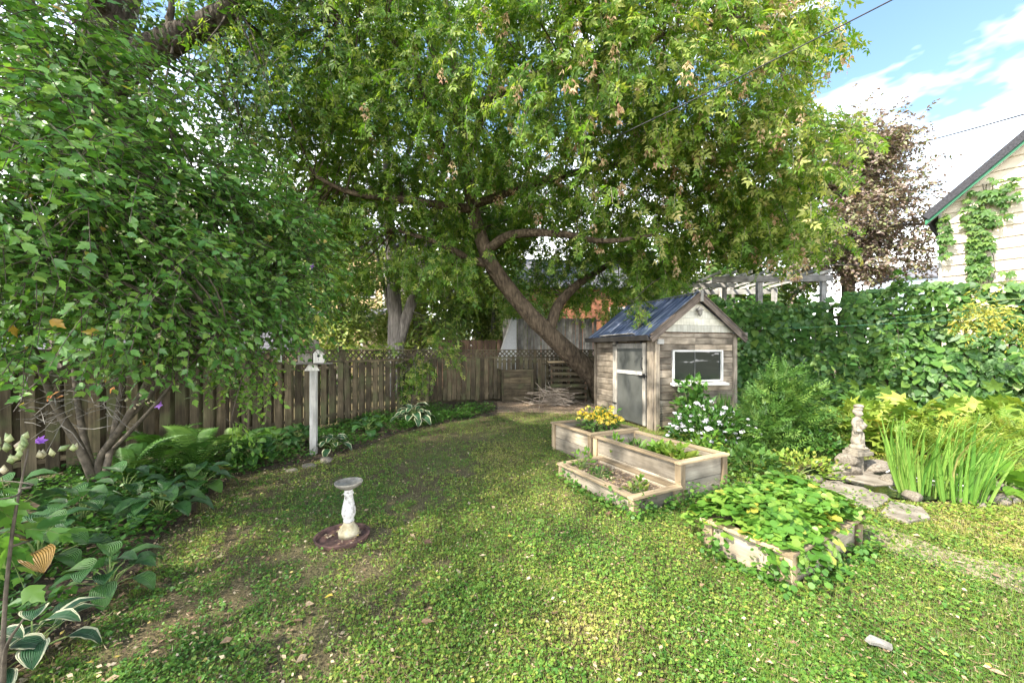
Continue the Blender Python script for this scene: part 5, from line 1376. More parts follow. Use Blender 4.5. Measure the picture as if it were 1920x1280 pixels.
# climbing vine on the cream house wall
hv = empty("wall_vine", (11.0, 9.0, 0), 0, "green climbing vine hanging down the cream siding", "vine")
hn = Vector((hd.y, -hd.x, 0)); hn = -hn if hn.y > 0 else hn
H0 = Vector((10.62, 9.5, 0))
pos = []
for px0, px1, py0, py1, m in ((1815, 1860, 390, 520, 190), (1800, 1890, 350, 420, 90), (1762, 1785, 400, 480, 40), (1850, 1920, 330, 370, 40), (1880, 1900, 505, 515, 6)):
    for _ in range(m):
        px, py = rng.uniform(px0, px1), rng.uniform(py0, py1)
        k = (px - 960) / FOC
        s = (k * H0.y - H0.x) / (hd.x - k * hd.y)
        P = H0 + hd * max(s, -0.1); P = P + hn * rng.uniform(0.04, 0.16)
        P.z = EYE - (py - 655) * P.y / FOC
        pos.append(tuple(P))
wm = tmpl_mesh('palm', "wall_vine_leaf", 'bush')
for p in pos:
    put("leaf", wm, hv, p, Vector((0, 0, -1)) + hn * .5 + Vector(rng.normal(0, .35, 3)), hn * .8 + Vector((0, 0, .6)) + Vector(rng.normal(0, .3, 3)), rng.uniform(.11, .2))
mb = MB()
for k in range(5):
    x = 1838 + k * 4
    P = []
    for py in (560, 500, 440, 390, 345):
        kk = (x + rng.normal(0, 6) - 960) / FOC; s = (kk * H0.y - H0.x) / (hd.x - kk * hd.y); p = H0 + hd * s + hn * .03; p.z = EYE - (py - 655) * p.y / FOC; P.append(p)
    mb.tube(P, .006, 4, 10)
mb.build("stems", 'stem', hv, False, True)

# ------------------------------------------------------------------ shrubs and perennials on the right
def clump(name, label, cat, loc, r, h, n, tp, size, mat, group=None, stems=14, stemmat='greenstem', up=0.8, out=0.9, inner=0.45, z0=0.12):
    """a leafy mound: leaves through a dome, stems from its foot"""
    loc = Vector((loc[0], loc[1], 0))
    t = empty(name, loc, 0, label, cat, group)
    d = rdir(n, 0.0); d[:, 2] = np.abs(d[:, 2])
    q = inner + (1 - inner) * rng.random((n, 1)) ** .6
    lump = 1 + 0.45 * (vnoise(d[:, 0] * 3 + d[:, 2], d[:, 1] * 3, .8, int(rng.integers(50, 90)))[:, None] - .5)
    p = np.array(loc) + d * q * lump * np.array([r, r, h * (1 - z0)]) + np.array([0, 0, h * z0])
    ax = d * out + np.array([0, 0, -.1]) + rng.normal(size=(n, 3)) * .4
    nm = np.array([0, 0, up]) + d * .5 + rng.normal(size=(n, 3)) * .35
    emit("leaves", tp, p, ax, nm, size * rng.uniform(.7, 1.25, n), mat, t)
    mb = MB()
    for k in rng.choice(n, min(stems, n), replace=False):
        e = Vector(p[k]) - loc
        mb.tube([Vector((e.x * .12, e.y * .12, 0)), Vector((e.x * .5, e.y * .5, e.z * .6)), e], [.008, .006, .003], 4, 6)
    mb.build("stems", stemmat, t)
    return t, p, d
gp = G(1478, 848)
clump("peony_bush", "full green peony bush right of the shed below the vine", "bush", (4.55, 6.45), .62, 1.32, 900, 'ferny', 0.25, 'bush')
clump("peony_bush", "smaller feathery bush between the peony and phlox", "bush", (4.0, 6.1), .4, .85, 380, 'ferny', 0.2, 'bush')
clump("currant_bush", "dark leafy bush under the shed window", "bush", (3.62, 7.72), .36, 1.2, 420, 'sharon', 0.13, 'bushdark', inner=.3)
t, p, d = clump("phlox", "phlox clump thick with white flowers before the shed", "flowers", (3.35, 6.5), .72, .74, 1000, 'narrow', 0.13, 'bushdark')
ph = flower_mesh("floret", 'petal_white', 5, 0.024, 0.1, 'round')
def head_mesh(base, n, rad):
    bm_v, bm_f = [], []
    me0 = base; v0 = np.array([v.co for v in me0.vertices]); f0 = [tuple(pp.vertices) for pp in me0.polygons]
    for k in range(n):
        dd = unit(rng.normal(size=3)); dd[2] = abs(dd[2]) * .7; c = dd * rad
        q = Vector(dd).to_track_quat('Z', 'Y').to_matrix()
        b = len(bm_v)
        bm_v += [tuple(q @ Vector(v) + Vector(c)) for v in v0]; bm_f += [tuple(i + b for i in f) for f in f0]
    me = bpy.data.meshes.new("flower_head"); me.from_pydata(bm_v, [], bm_f); me.materials.append(me0.materials[0]); me.update(); return me
HM = [head_mesh(ph, n, .045) for n in (10, 13, 8)]
cand = np.where((d[:, 2] > .15))[0]
for k in rng.choice(cand, 95, replace=False):
    pp_ = Vector(p[k]) + Vector((d[k][0], d[k][1], 1)) * .05
    o = obj("flower_head", HM[k % 3], None, t, Matrix.Translation(pp_ - t.location) @ Matrix.Scale(rng.uniform(.55, .95), 4)); o['kind'] = 'stuff'
clump("green_perennial", "bright green leafy perennial between the planter and phlox", "plant", (2.85, 5.75), .36, .42, 260, 'simple', 0.1, 'sprig')
clump("green_perennial", "low leafy perennial right of the tall planter's corner", "plant", (3.25, 5.2), .4, .36, 260, 'sharon', 0.1, 'bush')
clump("green_perennial", "sunlit yellow green groundcover left of the statue", "plant", (3.85, 5.2), .55, .3, 420, 'simple', 0.075, 'lime')
clump("green_perennial", "dark green plant behind the statue's left side", "plant", (4.7, 6.0), .45, .5, 300, 'simple', .1, 'bushdark')
for lab, x, y, r, h, n, tp, s, m in (
        ("big leaved yellow green rodgersia right behind the statue", 5.9, 6.6, .6, .72, 150, 'palm', .27, 'lime'),
        ("yellow green rodgersia clump in front of the vine fence middle", 6.9, 6.7, .6, .75, 150, 'palm', .27, 'lime'),
        ("sunlit rodgersia clump at the right frame edge", 8.0, 6.5, .65, .8, 150, 'palm', .27, 'lime'),
        ("green rodgersia against the foot of the vine fence", 7.2, 7.7, .6, .95, 130, 'palm', .27, 'bush'),
        ("green big leaved clump beside the fence's open balusters", 8.9, 7.3, .6, .9, 130, 'palm', .27, 'bush'),
        ("feathery golden astilbe behind the iris blades", 6.3, 5.5, .6, .6, 420, 'ferny', .2, 'lime'),
        ("feathery golden astilbe at the right edge", 7.3, 5.6, .65, .66, 460, 'ferny', .2, 'lime'),
        ("green ferny clump behind the peony bush", 5.4, 7.7, .6, .9, 300, 'ferny', .26, 'bush')):
    clump("perennial_clump", lab, "plant", (x, y), r, h, n, tp, s, m, out=1.0, up=1.1)
clump("lily_leaves", "smooth round green leaves at the pond's far right edge", "plant", (5.85, 4.6), .35, .3, 40, 'heart', .2, 'sprig')
# ornamental grass by the window
og = empty("grass_tuft", (4.15, 7.55, 0), 0, "wispy dry grass tuft below the shed window's right end", "grass")
n = 110; a = rng.uniform(0, 6.28, n); e = rng.uniform(.1, .35, n)
emit("blades", 'blade', np.array([(4.15, 7.55, 0)]) + rng.normal(size=(n, 3)) * np.array([.08, .06, 0]), np.stack([np.cos(a) * e, np.sin(a) * e, np.ones(n)], -1), np.stack([-np.cos(a), -np.sin(a), e], -1), rng.uniform(.5, .85, n), 'bush', og)

# ------------------------------------------------------------------ planter plants
def lp(o, rz, x, y, z=0):
    return Vector((o.x + math.cos(rz) * x - math.sin(rz) * y, o.y + math.sin(rz) * x + math.cos(rz) * y, z))
yc = lp(pb2, PR, .52, .42)
t, p, d = clump("yellow_flowers", "bushy yellow flowering clump in the planter by the shed door", "flowers", (yc.x, yc.y), .34, .42, 380, 'narrow', .1, 'bush')
t.location.z = 0.35
for c in t.children: c.location.z += 0.0
yf = flower_mesh("yellow_floret", 'petal_yellow', 6, 0.034, .35, 'simple')
YM = [head_mesh(yf, m, .05) for m in (7, 9, 6)]
for k in rng.choice(np.where(d[:, 2] > .3)[0], 75, replace=False):
    q = Vector(p[k]) + Vector((d[k][0] * .04, d[k][1] * .04, .05))
    o = obj("flower_head", YM[k % 3], None, t, Matrix.Translation(q - Vector((t.location.x, t.location.y, 0))) @ Matrix.Scale(rng.uniform(.5, .85), 4)); o['kind'] = 'stuff'
for lab, x, y, r, h, n, tp, s, m in (("lime green lettuce head at the tall planter's near end", .42, .42, .2, .17, 90, 'sharon', .13, 'lime'), ("yellow green leafy seedling in the middle of the tall planter", .5, .72, .17, .16, 70, 'sharon', .11, 'sprig'), ("small silvery green plant at the tall planter's far end", .25, .95, .16, .15, 60, 'narrow', .12, 'bush'), ("thin onion like shoots in the tall planter", .15, 1.2, .12, .18, 40, 'narrow', .12, 'sprig')):
    q = lp(PO, PR, x, y); t, _, _ = clump("planter_greens", lab, "plant", (q.x, q.y), r, h, n, tp, s, m); t.location.z = .28
for lab, x, y, r, h, n, m in (("leafy green seedling at the low planter's far corner", .2, 1.12, .15, .26, 60, 'sprig'), ("small weed at the low planter's near end", .4, .32, .09, .11, 30, 'sprig'), ("low trailing weeds in the low planter's middle", .22, .78, .16, .10, 50, 'bush'), ("grassy weed in the low planter's front corner", .2, .18, .13, .07, 50, 'lime')):
    q = lp(pl0, PR, x, y); t, _, _ = clump("planter_weed", lab, "plant", (q.x, q.y), r, h, n, 'simple', .07, m); t.location.z = .13
# strawberry patch: each big leaf its own part, under-leaves joined
sp_ = empty("strawberry_plants", lp(st0, SR, .58, .31, 0), 0, "mass of bright green strawberry plants spilling over the low planter", "strawberries")
sm = tmpl_mesh('straw', "strawberry_leaf", 'straw_leaf')
n = 1500
xs, ys_ = rng.uniform(-.02, 1.24, n), rng.uniform(-.02, .78, n)
ed = np.minimum(np.minimum(xs + .03, 1.27 - xs), np.minimum(ys_ + .05, .8 - ys_))
top = .25 + .21 * np.clip(ed / .22, 0, 1) ** .7 + .08 * (vnoise(xs, ys_, .2, 20) - .5)
bare = (xs < .12) & (ys_ > .3) & (ys_ < .62) & (rng.random(n) < .15)
zz = top - rng.random(n) ** 2 * .12 + rng.normal(0, .015, n)
pw = np.array([tuple(lp(st0, SR, x, y, z)) for x, y, z in zip(xs, ys_, zz)])
ctr = np.array(lp(st0, SR, .58, .31, .1))
dv = unit(pw - ctr)
ax = dv * .8 + rng.normal(size=(n, 3)) * .5; ax[:, 2] = ax[:, 2] * .3 - .1
nm = np.array([0, 0, 1.0]) + dv * .55 + rng.normal(size=(n, 3)) * .3
szs = rng.uniform(.05, .10, n)
od = np.argsort(-zz + bare * 9); od = od[~bare[od]]
for k in od[:280]: put("leaf", sm, sp_, pw[k], ax[k], nm[k], szs[k])
o = emit("under_leaves", 'straw', pw[od[280:]], ax[od[280:]], nm[od[280:]], szs[od[280:]], 'straw_leaf', sp_); o['kind'] = 'stuff'
# spilling runners over the front corner
for k in range(15):
    q = lp(st0, SR, rng.uniform(-.02, .6), -.05 - rng.random() * .04, rng.uniform(.14, .27)) if k % 3 else lp(st0, SR, -.06, rng.uniform(0, .1), rng.uniform(.12, .24))
    put("leaf", sm, sp_, q, -sv * .5 + Vector((0, 0, -.7)) + Vector(rng.normal(0, .3, 3)), -sv + Vector((0, 0, .6)), rng.uniform(.07, .11))

# ------------------------------------------------------------------ pond, statue, iris
pc_ = Vector((4.95, 4.95, 0))
an = np.linspace(0, 2 * np.pi, 40, endpoint=False)
rr = 1 + .16 * np.sin(an * 3 + 1) + .08 * np.sin(an * 5)
quad_sheet("pond_water", [(pc_.x + .95 * math.cos(a) * q, pc_.y + .62 * math.sin(a) * q) for a, q in zip(an, rr)], 'water', 0.03)
def rock_mesh(seed):
    bm = bmesh.new(); bmesh.ops.create_icosphere(bm, subdivisions=3, radius=1)
    r2 = np.random.default_rng(seed); pl = [(Vector(r2.normal(size=3)).normalized(), r2.uniform(.6, .95)) for _ in range(9)]
    for v in bm.verts:
        for nrm_, dd in pl:
            k = v.co.dot(nrm_)
            if k > dd: v.co -= nrm_ * (k - dd) * .85
    me = bpy.data.meshes.new("rock"); bm.to_mesh(me); bm.free()
    me.polygons.foreach_set("use_smooth", np.ones(len(me.polygons), dtype=bool)); me.materials.append(M['rock']); return me
RK = [rock_mesh(s) for s in range(5)]
def rock(label, x, y, sx, sy, sz, rz, k, group="rounded stones around the pond", z=None):
    o = obj("stone", RK[k % 5], None, None, Matrix.Translation((x, y, (sz * .55) if z is None else z)) @ Matrix.Rotation(rz, 4, 'Z') @ Matrix.Diagonal((sx, sy, sz, 1)))
    return tag(o, label, "stone", group)
sx0, sy0 = 4.72, 5.25
rock("large tan boulder against the statue's pedestal", sx0 - .24, sy0 - .08, .22, .17, .13, .4, 0)
rock("smooth boulder resting on top at the pedestal's left", sx0 - .16, sy0 - .02, .16, .13, .10, .2, 1, z=.2)
rock("flat brown stone right of the pedestal", sx0 + .32, sy0 + .05, .24, .18, .12, -.3, 2)
rock("small white stone left of the statue's boulders", sx0 - .42, sy0 - .18, .12, .08, .06, .1, 3)
rock("rusty flat stone in front of the pedestal at the water", sx0 + .12, sy0 - .36, .2, .12, .07, .5, 4)
for k, a in enumerate(np.linspace(-.4, 5.9, 17)):
    if 1.9 < a < 2.9: continue
    rock("weathered stone on the pond's %s rim, number %s counted from the right end" % (("near" if a > 3.3 or a < 0 else "far"), ("one two three four five six seven eight nine ten eleven twelve thirteen fourteen fifteen sixteen seventeen").split()[k]), pc_.x + 1.06 * math.cos(a) + rng.normal(0, .04), pc_.y + .74 * math.sin(a) + rng.normal(0, .04), rng.uniform(.09, .16), rng.uniform(.07, .12), rng.uniform(.04, .07), a, k)
# flagstones
def slab(label, pts, z=.05, mat='slab', nm="flagstone", cat="flagstone", group="flat stones by the pond"):
    mb = MB(); ps_ = [G(*p) for p in pts]
    mb.prism([(p.x, p.y) for p in ps_], 'z', 0, z)
    me = mb.mesh(nm); bm = bmesh.new(); bm.from_mesh(me); bmesh.ops.bevel(bm, geom=list(bm.edges), offset=.012, segments=1, affect='EDGES'); bm.to_mesh(me); bm.free()
    return tag(obj(nm, me, mat), label, cat, group)
slab("longest pale flagstone at the pond's near left edge", ((1548, 908), (1620, 922), (1665, 944), (1640, 962), (1575, 945), (1530, 922)), .06)
slab("pale broken flagstone in front of the iris clump", ((1668, 946), (1730, 958), (1745, 976), (1700, 986), (1650, 968)), .05)
slab("thin tan flagstone just behind the longest slab", ((1590, 884), (1650, 897), (1690, 912), (1640, 915), (1585, 902)), .045)
slab("mossy flagstone below the statue's white stone", ((1560, 880), (1600, 878), (1640, 892), (1590, 890)), .05, 'rock')
slab("small flagstone at the frame's right edge by the lily leaves", ((1885, 922), (1940, 912), (1980, 935), (1900, 945)), .06)
# statue
stt = empty("garden_statue", (sx0, sy0, 0), R(20), "small weathered stone statue of a robed figure on a pedestal by pond", "statue")
MB().lathe([(.085, 0), (.09, .03), (.07, .05), (.072, .10), (.066, .24), (.078, .27)], n=16).build("column", 'statue', stt, True)
mb = MB(); mb.prism([(-.17, -.1), (.13, -.12), (.18, .03), (.1, .12), (-.12, .11)], 'z', .272, .315); mb.prism([(-.14, -.08), (.11, -.09), (.14, .03), (.08, .09), (-.1, .09)], 'z', .318, .35)
mb.build("plinth", 'statue', stt)
mbs = bmesh.new()
def blob(c, r, rot=None):
    m4 = Matrix.Translation(c) @ (rot.to_4x4() if rot else Matrix.Identity(4)) @ Matrix.Diagonal((r[0], r[1], r[2], 1))
    bmesh.ops.create_icosphere(mbs, subdivisions=3, radius=1, matrix=m4)
for c, r in (((0, 0, .37), (.095, .085, .05)), ((0, 0, .45), (.078, .07, .1)), ((.005, 0, .54), (.068, .06, .1)), ((-.005, 0, .62), (.062, .05, .08)), ((0, 0, .69), (.07, .05, .065)), ((0, .0, .745), (.075, .045, .035)), ((.005, -.003, .78), (.026, .026, .04)),
             ((.01, -.01, .83), (.042, .046, .055)), ((.012, .01, .85), (.05, .05, .045)), ((.01, -.054, .825), (.010, .012, .014)), ((.02, 0, .885), (.058, .05, .026)), ((.03, 0, .925), (.068, .055, .028)),
             ((-.075, 0, .70), (.026, .028, .06)), ((-.085, -.02, .63), (.022, .024, .05)), ((-.05, -.055, .60), (.045, .02, .02)), ((.08, 0, .70), (.026, .028, .06)), ((.088, -.03, .66), (.022, .03, .045)), ((.04, -.065, .67), (.05, .02, .02)), ((0, -.06, .645), (.035, .025, .035)),
             ((-.04, -.05, .47), (.018, .016, .13)), ((.03, -.055, .46), (.018, .016, .12)), ((.0, -.065, .40), (.05, .02, .02)), ((-.025, -.07, .366), (.024, .04, .018)), ((.035, -.07, .366), (.024, .04, .018))):
    blob(c, r)
me = bpy.data.meshes.new("figure"); mbs.to_mesh(me); mbs.free()
fg = obj("figure", me, 'statue', stt)
rm = fg.modifiers.new("remesh", 'REMESH'); rm.mode = 'VOXEL'; rm.voxel_size = .006; rm.use_smooth_shade = True
sm_ = fg.modifiers.new("smooth", 'SMOOTH'); sm_.iterations = 1
# irises
def iris(label, x, y, n, h, spread, lean=(0, 0)):
    t = empty("iris_clump", (x, y, 0), 0, label, "iris", "irises at the pond")
    ms = []
    for w, bnd in ((0.016, .06), (0.022, .12), (0.019, .25), (0.014, .45)):
        V, Fs = [], []
        for k, u in enumerate(np.linspace(0, 1, 6)):
            ww = w * (1 - u ** 3) * (1 if u < .95 else .2) + .001
            V += [(-ww, u, bnd * u ** 3), (0, u, bnd * u ** 3 - .006), (ww, u, bnd * u ** 3)]
        for k in range(5):
            for j in range(2): Fs.append((k * 3 + j, k * 3 + j + 1, k * 3 + j + 4, k * 3 + j + 3))
        me = bpy.data.meshes.new("iris_blade"); me.from_pydata(V, [], Fs); me.materials.append(M['iris']); me.update(); ms.append(me)
    for k in range(n):
        a = rng.uniform(0, 6.28); q = rng.random() ** .5
        ox, oy = math.cos(a) * q * spread, math.sin(a) * q * spread * .7
        d = Vector((ox * .95 / spread * .32 + rng.normal(0, .05) + lean[0], oy / spread * .25 + rng.normal(0, .05) + lean[1], 1))
        put("blade", ms[k % 4], t, (x + ox, y + oy, 0.02), d, Vector((rng.normal(0, .7), -1, .1)), h * rng.uniform(.6, 1.1) * (1 - .1 * q))
iris("tall bright green iris clump at the pond, left of two", 4.72, 4.45, 62, .92, .22, (-.06, 0))
iris("tall bright green iris clump at the pond, right of two", 4.98, 4.24, 62, .92, .22, (.08, 0))
# pale hose and its loops at the water
MB().tube([(sx0 + .15, sy0 - .25, .1), (sx0 + .22, sy0 - .3, .17), (sx0 + .36, sy0 - .28, .16), (sx0 + .42, sy0 - .2, .05), (sx0 + .5, sy0 - .35, .05), (sx0 + .75, sy0 - .65, .06)], .009, 6, 30).build("garden_hose", 'hose', None, True)
tag(bpy.context.scene.objects["garden_hose"], "thin pale hose looping beside the statue at the pond", "hose")

# ------------------------------------------------------------------ lawn cover
def in_box(x, y, o, rz, wd, L, m=0.03):
    dx, dy = x - o[0], y - o[1]
    u = dx * math.cos(rz) + dy * math.sin(rz); v = -dx * math.sin(rz) + dy * math.cos(rz)
    return (u > -m) & (u < wd + m) & (v > -m) & (v < L + m)
def inside(x, y, P):
    c = np.zeros(len(x), bool); m = len(P)
    for i in range(m):
        x0, y0, x1, y1 = P[i][0], P[i][1], P[(i + 1) % m][0], P[(i + 1) % m][1]
        if y0 == y1: continue
        c ^= ((y0 > y) != (y1 > y)) & (x < (x1 - x0) * (y - y0) / (y1 - y0) + x0)
    return c
def lawn_mask(x, y):
    bad = in_box(x, y, PO, PR, .76, 2.6) | in_box(x, y, pl0, PR, .64, 1.3) | in_box(x, y, st0, SR, 1.16, .62) | in_box(x, y, (2.98, 8.0), R(17), 2.14, 2.5)
    bad |= (x - bb.x) ** 2 + (y - bb.y) ** 2 < .25 ** 2
    bad |= ((x - pc_.x) / 1.15) ** 2 + ((y - pc_.y) / .8) ** 2 < 1
    return ~bad
def ground_pts(n, y0=1.75, y1=12.5, p=1.7):
    u = rng.random(n)
    y = (y0 ** (1 - p + 1) + u * (y1 ** (2 - p) - y0 ** (2 - p))) ** (1 / (2 - p))
    x = rng.uniform(-1.42, 1.42, n) * y
    return x, y
def cover(x, y):
    """how thickly the lawn grows at a point, 0..1"""
    c = np.clip((x - bed_edge(y)) / .25, 0, 1)
    c *= np.clip((10.6 - y) / 1.2, 0, 1)
    nz_ = .22 * vnoise(x, y, .5, 31) + .40 * vnoise(x, y, .16, 32) + .38 * vnoise(x, y, .06, 30)
    left = np.clip((x + 0.9) / 2.2, 0, 1) * .34                # thinner, barer turf towards the bed
    return c * np.clip((nz_ + left - .33) / .18, 0, 1)
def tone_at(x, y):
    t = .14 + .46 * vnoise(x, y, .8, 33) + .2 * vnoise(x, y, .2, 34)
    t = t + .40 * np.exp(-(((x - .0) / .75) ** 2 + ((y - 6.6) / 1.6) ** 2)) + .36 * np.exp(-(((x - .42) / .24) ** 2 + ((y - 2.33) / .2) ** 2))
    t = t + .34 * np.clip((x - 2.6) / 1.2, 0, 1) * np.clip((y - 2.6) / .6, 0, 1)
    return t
x, y = ground_pts(420000)
ok = lawn_mask(x, y) & (rng.random(len(x)) < cover(x, y) * np.clip(.3 + 1.1 * vnoise(x, y, .9, 35) - .5 * np.clip((x - 1.6) / .8, 0, 1) * np.clip((3.0 - y) / .5, 0, 1), 0, 1)) & (x < 8) & ~((inside(x, y, pth)) & (rng.random(len(x)) < .4))
x, y = x[ok], y[ok]; n = len(x)
hgt = .006 + .04 * rng.random(n) * vnoise(x, y, .3, 36) * 1.6
kind_ = rng.random(n) + .5 * (vnoise(x, y, .5, 37) - .5)
for nm, tp, sel, s0, lab in (("creeping_groundcover", 'round', kind_ < .50, 1.0, "low creeping round green leaves carpeting the lawn"), ("lawn_clover", 'straw', (kind_ >= .50) & (kind_ < .72), 1.15, "small three part clover leaves mixed into the lawn"), ("lawn_weeds", 'narrow', kind_ >= .72, 1.9, "narrow leaved weeds scattered through the lawn")):
    xx, yy, m = x[sel], y[sel], int(sel.sum()); a = rng.uniform(0, 6.28, m)
    o = emit(nm, tp, np.stack([xx, yy, hgt[sel]], -1), np.stack([np.cos(a), np.sin(a), rng.normal(.12, .35, m)], -1), np.stack([rng.normal(0, .4, m), rng.normal(-.1, .4, m), np.ones(m)], -1), s0 * (.006 + .019 * rng.beta(1.2, 3.0, m)) * np.clip(.85 + yy * .07, .9, 1.45), 'clover', tone=tone_at(xx, yy) + rng.normal(.02, .2, m))
    tag(o, lab, "groundcover", kind='stuff')
x, y = ground_pts(420000)
gw = np.clip(.35 + .8 * vnoise(x, y, 1.1, 41) + .35 * np.clip((x - 1.2) / 1, 0, 1) * np.clip((3.2 - y) / .8, 0, 1), 0, 1)
ok = lawn_mask(x, y) & ~((inside(x, y, pth)) & (rng.random(len(x)) < .25)) & (rng.random(len(x)) < np.clip(cover(x, y) + .08, 0, 1) * gw) & (x > bed_edge(y) - .05) & (y < 10.8) & (x < 8)
x, y = x[ok], y[ok]; n = len(x)
a = rng.uniform(0, 6.28, n); e = rng.uniform(.3, 1.3, n)
gr = emit("lawn_grass", 'blade', np.stack([x, y, np.zeros(n)], -1), np.stack([np.cos(a) * e, np.sin(a) * e, np.ones(n)], -1), np.stack([-np.cos(a), -np.sin(a), e], -1), rng.uniform(.02, .055, n) * np.clip(.8 + y * .06, .9, 1.5), 'grass', tone=tone_at(x, y) * .9 + rng.normal(.02, .16, n))
tag(gr, "short uneven lawn grass between the creeping leaves", "grass", kind='stuff')
# leaf litter and straw on bare earth
x, y = ground_pts(42000, p=1.5)
edge = np.exp(-((x - bed_edge(y)) / .45) ** 2); back = np.clip((y - 9.6) / 1, 0, 1) * (x > -2.5) * (x < 2.6)
ok = lawn_mask(x, y) & (rng.random(len(x)) < .24 + .3 * edge + .8 * back) & (y < 12.6) & (x > bed_edge(y) - 1.0) & (x < 7)
x, y = x[ok], y[ok]; n = len(x)
a = rng.uniform(0, 6.28, n)
ll = emit("leaf_litter", 'simple', np.stack([x, y, .012 + rng.random(n) * .03], -1), np.stack([np.cos(a), np.sin(a), rng.normal(0, .25, n)], -1), np.stack([rng.normal(0, .5, n), rng.normal(0, .5, n), np.ones(n)], -1), rng.uniform(.012, .036, n) * np.where(rng.random(n) < .05, 2.1, 1), 'litter')
tag(ll, "scattered dry leaves and straw over lawn and bare earth", "litter", kind='stuff')
x, y = ground_pts(60000, p=1.6)
ok = lawn_mask(x, y) & (rng.random(len(x)) < .12 + .5 * vnoise(x, y, .35, 71) ** 2 + .12 * np.exp(-((x - bed_edge(y)) / .5) ** 2)) & (y < 12.3) & (x > bed_edge(y) - .5) & (x < 7)
x, y = x[ok], y[ok]; n = len(x); a = rng.uniform(0, 6.28, n)
o = emit("dry_straw", 'blade', np.stack([x, y, .012 + rng.random(n) * .028], -1), np.stack([np.cos(a), np.sin(a), rng.normal(0, .12, n)], -1), np.stack([rng.normal(0, .4, n), rng.normal(0, .4, n), np.ones(n)], -1), rng.uniform(.018, .055, n), 'litter', tone=rng.uniform(.05, .7, n))
tag(o, "fine dry straw and stalks scattered through the lawn", "litter", kind='stuff')
# bits of dry leaf in the low planter and saucer
q = np.array([tuple(lp(pl0, PR, u, v, .145 + rng.random() * .02)) for u, v in zip(rng.uniform(.08, .56, 420), rng.uniform(.08, 1.2, 420))])
a = rng.uniform(0, 6.28, 420)
o = emit("dry_mulch_bits", 'simple', q, np.stack([np.cos(a), np.sin(a), rng.normal(0, .2, 420)], -1), np.stack([rng.normal(0, .5, 420), rng.normal(0, .5, 420), np.ones(420)], -1), rng.uniform(.015, .05, 420), 'litter')
tag(o, "dry leaf bits strewn over the low planter's soil", "mulch", kind='stuff')
q = np.array([(bb.x + r_ * math.cos(t_), bb.y + r_ * math.sin(t_), .03) for r_, t_ in zip(rng.uniform(.1, .19, 40), rng.uniform(0, 6.28, 40))]); a = rng.uniform(0, 6.28, 40)
o = emit("saucer_debris", 'simple', q, np.stack([np.cos(a), np.sin(a), a * 0], -1), np.stack([rng.normal(0, .3, 40), rng.normal(0, .3, 40), np.ones(40)], -1), rng.uniform(.02, .045, 40), 'litter')
tag(o, "dry leaf bits lying in the bird bath's tray", "litter", kind='stuff')

# under-storey of the shady bed
n = 60000; y = rng.uniform(1.2, 10.6, n); x = bed_edge(y) - rng.random(n) * 3.4
ok = (x < bed_edge(y) - .06) & (((x - fa.x) * (-fdir.y) + (y - fa.y) * fdir.x) < -.2) & (rng.random(len(x)) < np.clip(vnoise(x, y, .5, 51) * 1.3 - .1, 0, 1))
x, y = x[ok], y[ok]; n = len(x); a = rng.uniform(0, 6.28, n)
o = emit("bed_undergrowth", 'simple', np.stack([x, y, .03 + rng.random(n) * .3 * vnoise(x, y, .5, 52)], -1), np.stack([np.cos(a), np.sin(a), rng.normal(.1, .4, n)], -1), np.stack([rng.normal(0, .4, n), rng.normal(0, .4, n), np.ones(n)], -1), rng.uniform(.035, .08, n), 'bushdark')
tag(o, "low dark leafy undergrowth filling the bed below the fence", "undergrowth", kind='stuff')
# groundcover and weeds in the sunny garden on the right
x, y = rng.uniform(2.6, 9, 16000), rng.uniform(3.3, 8, 16000)
ok = lawn_mask(x, y) & (y < 11 - .45 * x) & (rng.random(16000) < .25 + vnoise(x, y, .5, 61)) & (x < y * 1.42) & (x > 2.5 + (y - 3.3) * .1)
x, y = x[ok], y[ok]; n = len(x); a = rng.uniform(0, 6.28, n)
o = emit("sunny_groundcover", 'simple', np.stack([x, y, .02 + rng.random(n) * .16 * vnoise(x, y, .4, 62)], -1), np.stack([np.cos(a), np.sin(a), rng.normal(.2, .4, n)], -1), np.stack([rng.normal(0, .4, n), rng.normal(0, .4, n), np.ones(n)], -1), rng.uniform(.025, .06, n), 'lime', tone=np.clip(.1 + .5 * vnoise(x, y, .7, 63) + rng.normal(0, .15, n), 0, .93))
tag(o, "yellow green weeds and groundcover around the pond", "groundcover", kind='stuff')
# creeping plants hugging the planters
for lab, o_, rz, segs, m in (("creeping leaves growing up around the low and tall planters' foot", pl0, PR, ((-.1, -.1, .64, -.1), (-.1, -.1, -.1, 1.2)), 500), ("creeping leaves at the tall planter's near end", PO, PR, ((.0, -.1, .76, -.08), (.84, 0, .84, .8)), 620), ("creeping leaves around the strawberry planter's corners", st0, SR, ((-.08, -.1, 1.2, -.12), (-.1, -.05, -.1, .62)), 700)):
    P = []
    for (u0, v0, u1, v1) in segs:
        for s in rng.random(m // 2):
            P.append(tuple(lp(o_, rz, u0 + (u1 - u0) * s + rng.normal(0, .05), v0 + (v1 - v0) * s + rng.normal(0, .05), .01 + abs(rng.normal(0, .055)) * (1 + math.sin(s * 9 + u0)))))
    P = np.array(P); n = len(P); a = rng.uniform(0, 6.28, n)
    o = emit("creeping_weeds", 'round', P, np.stack([np.cos(a), np.sin(a), rng.normal(.1, .4, n)], -1), np.stack([rng.normal(0, .5, n), rng.normal(-.3, .5, n), np.ones(n)], -1), rng.uniform(.025, .048, n), 'clover', tone=rng.uniform(.05, .6, n))
    tag(o, lab, "weeds", kind='stuff')

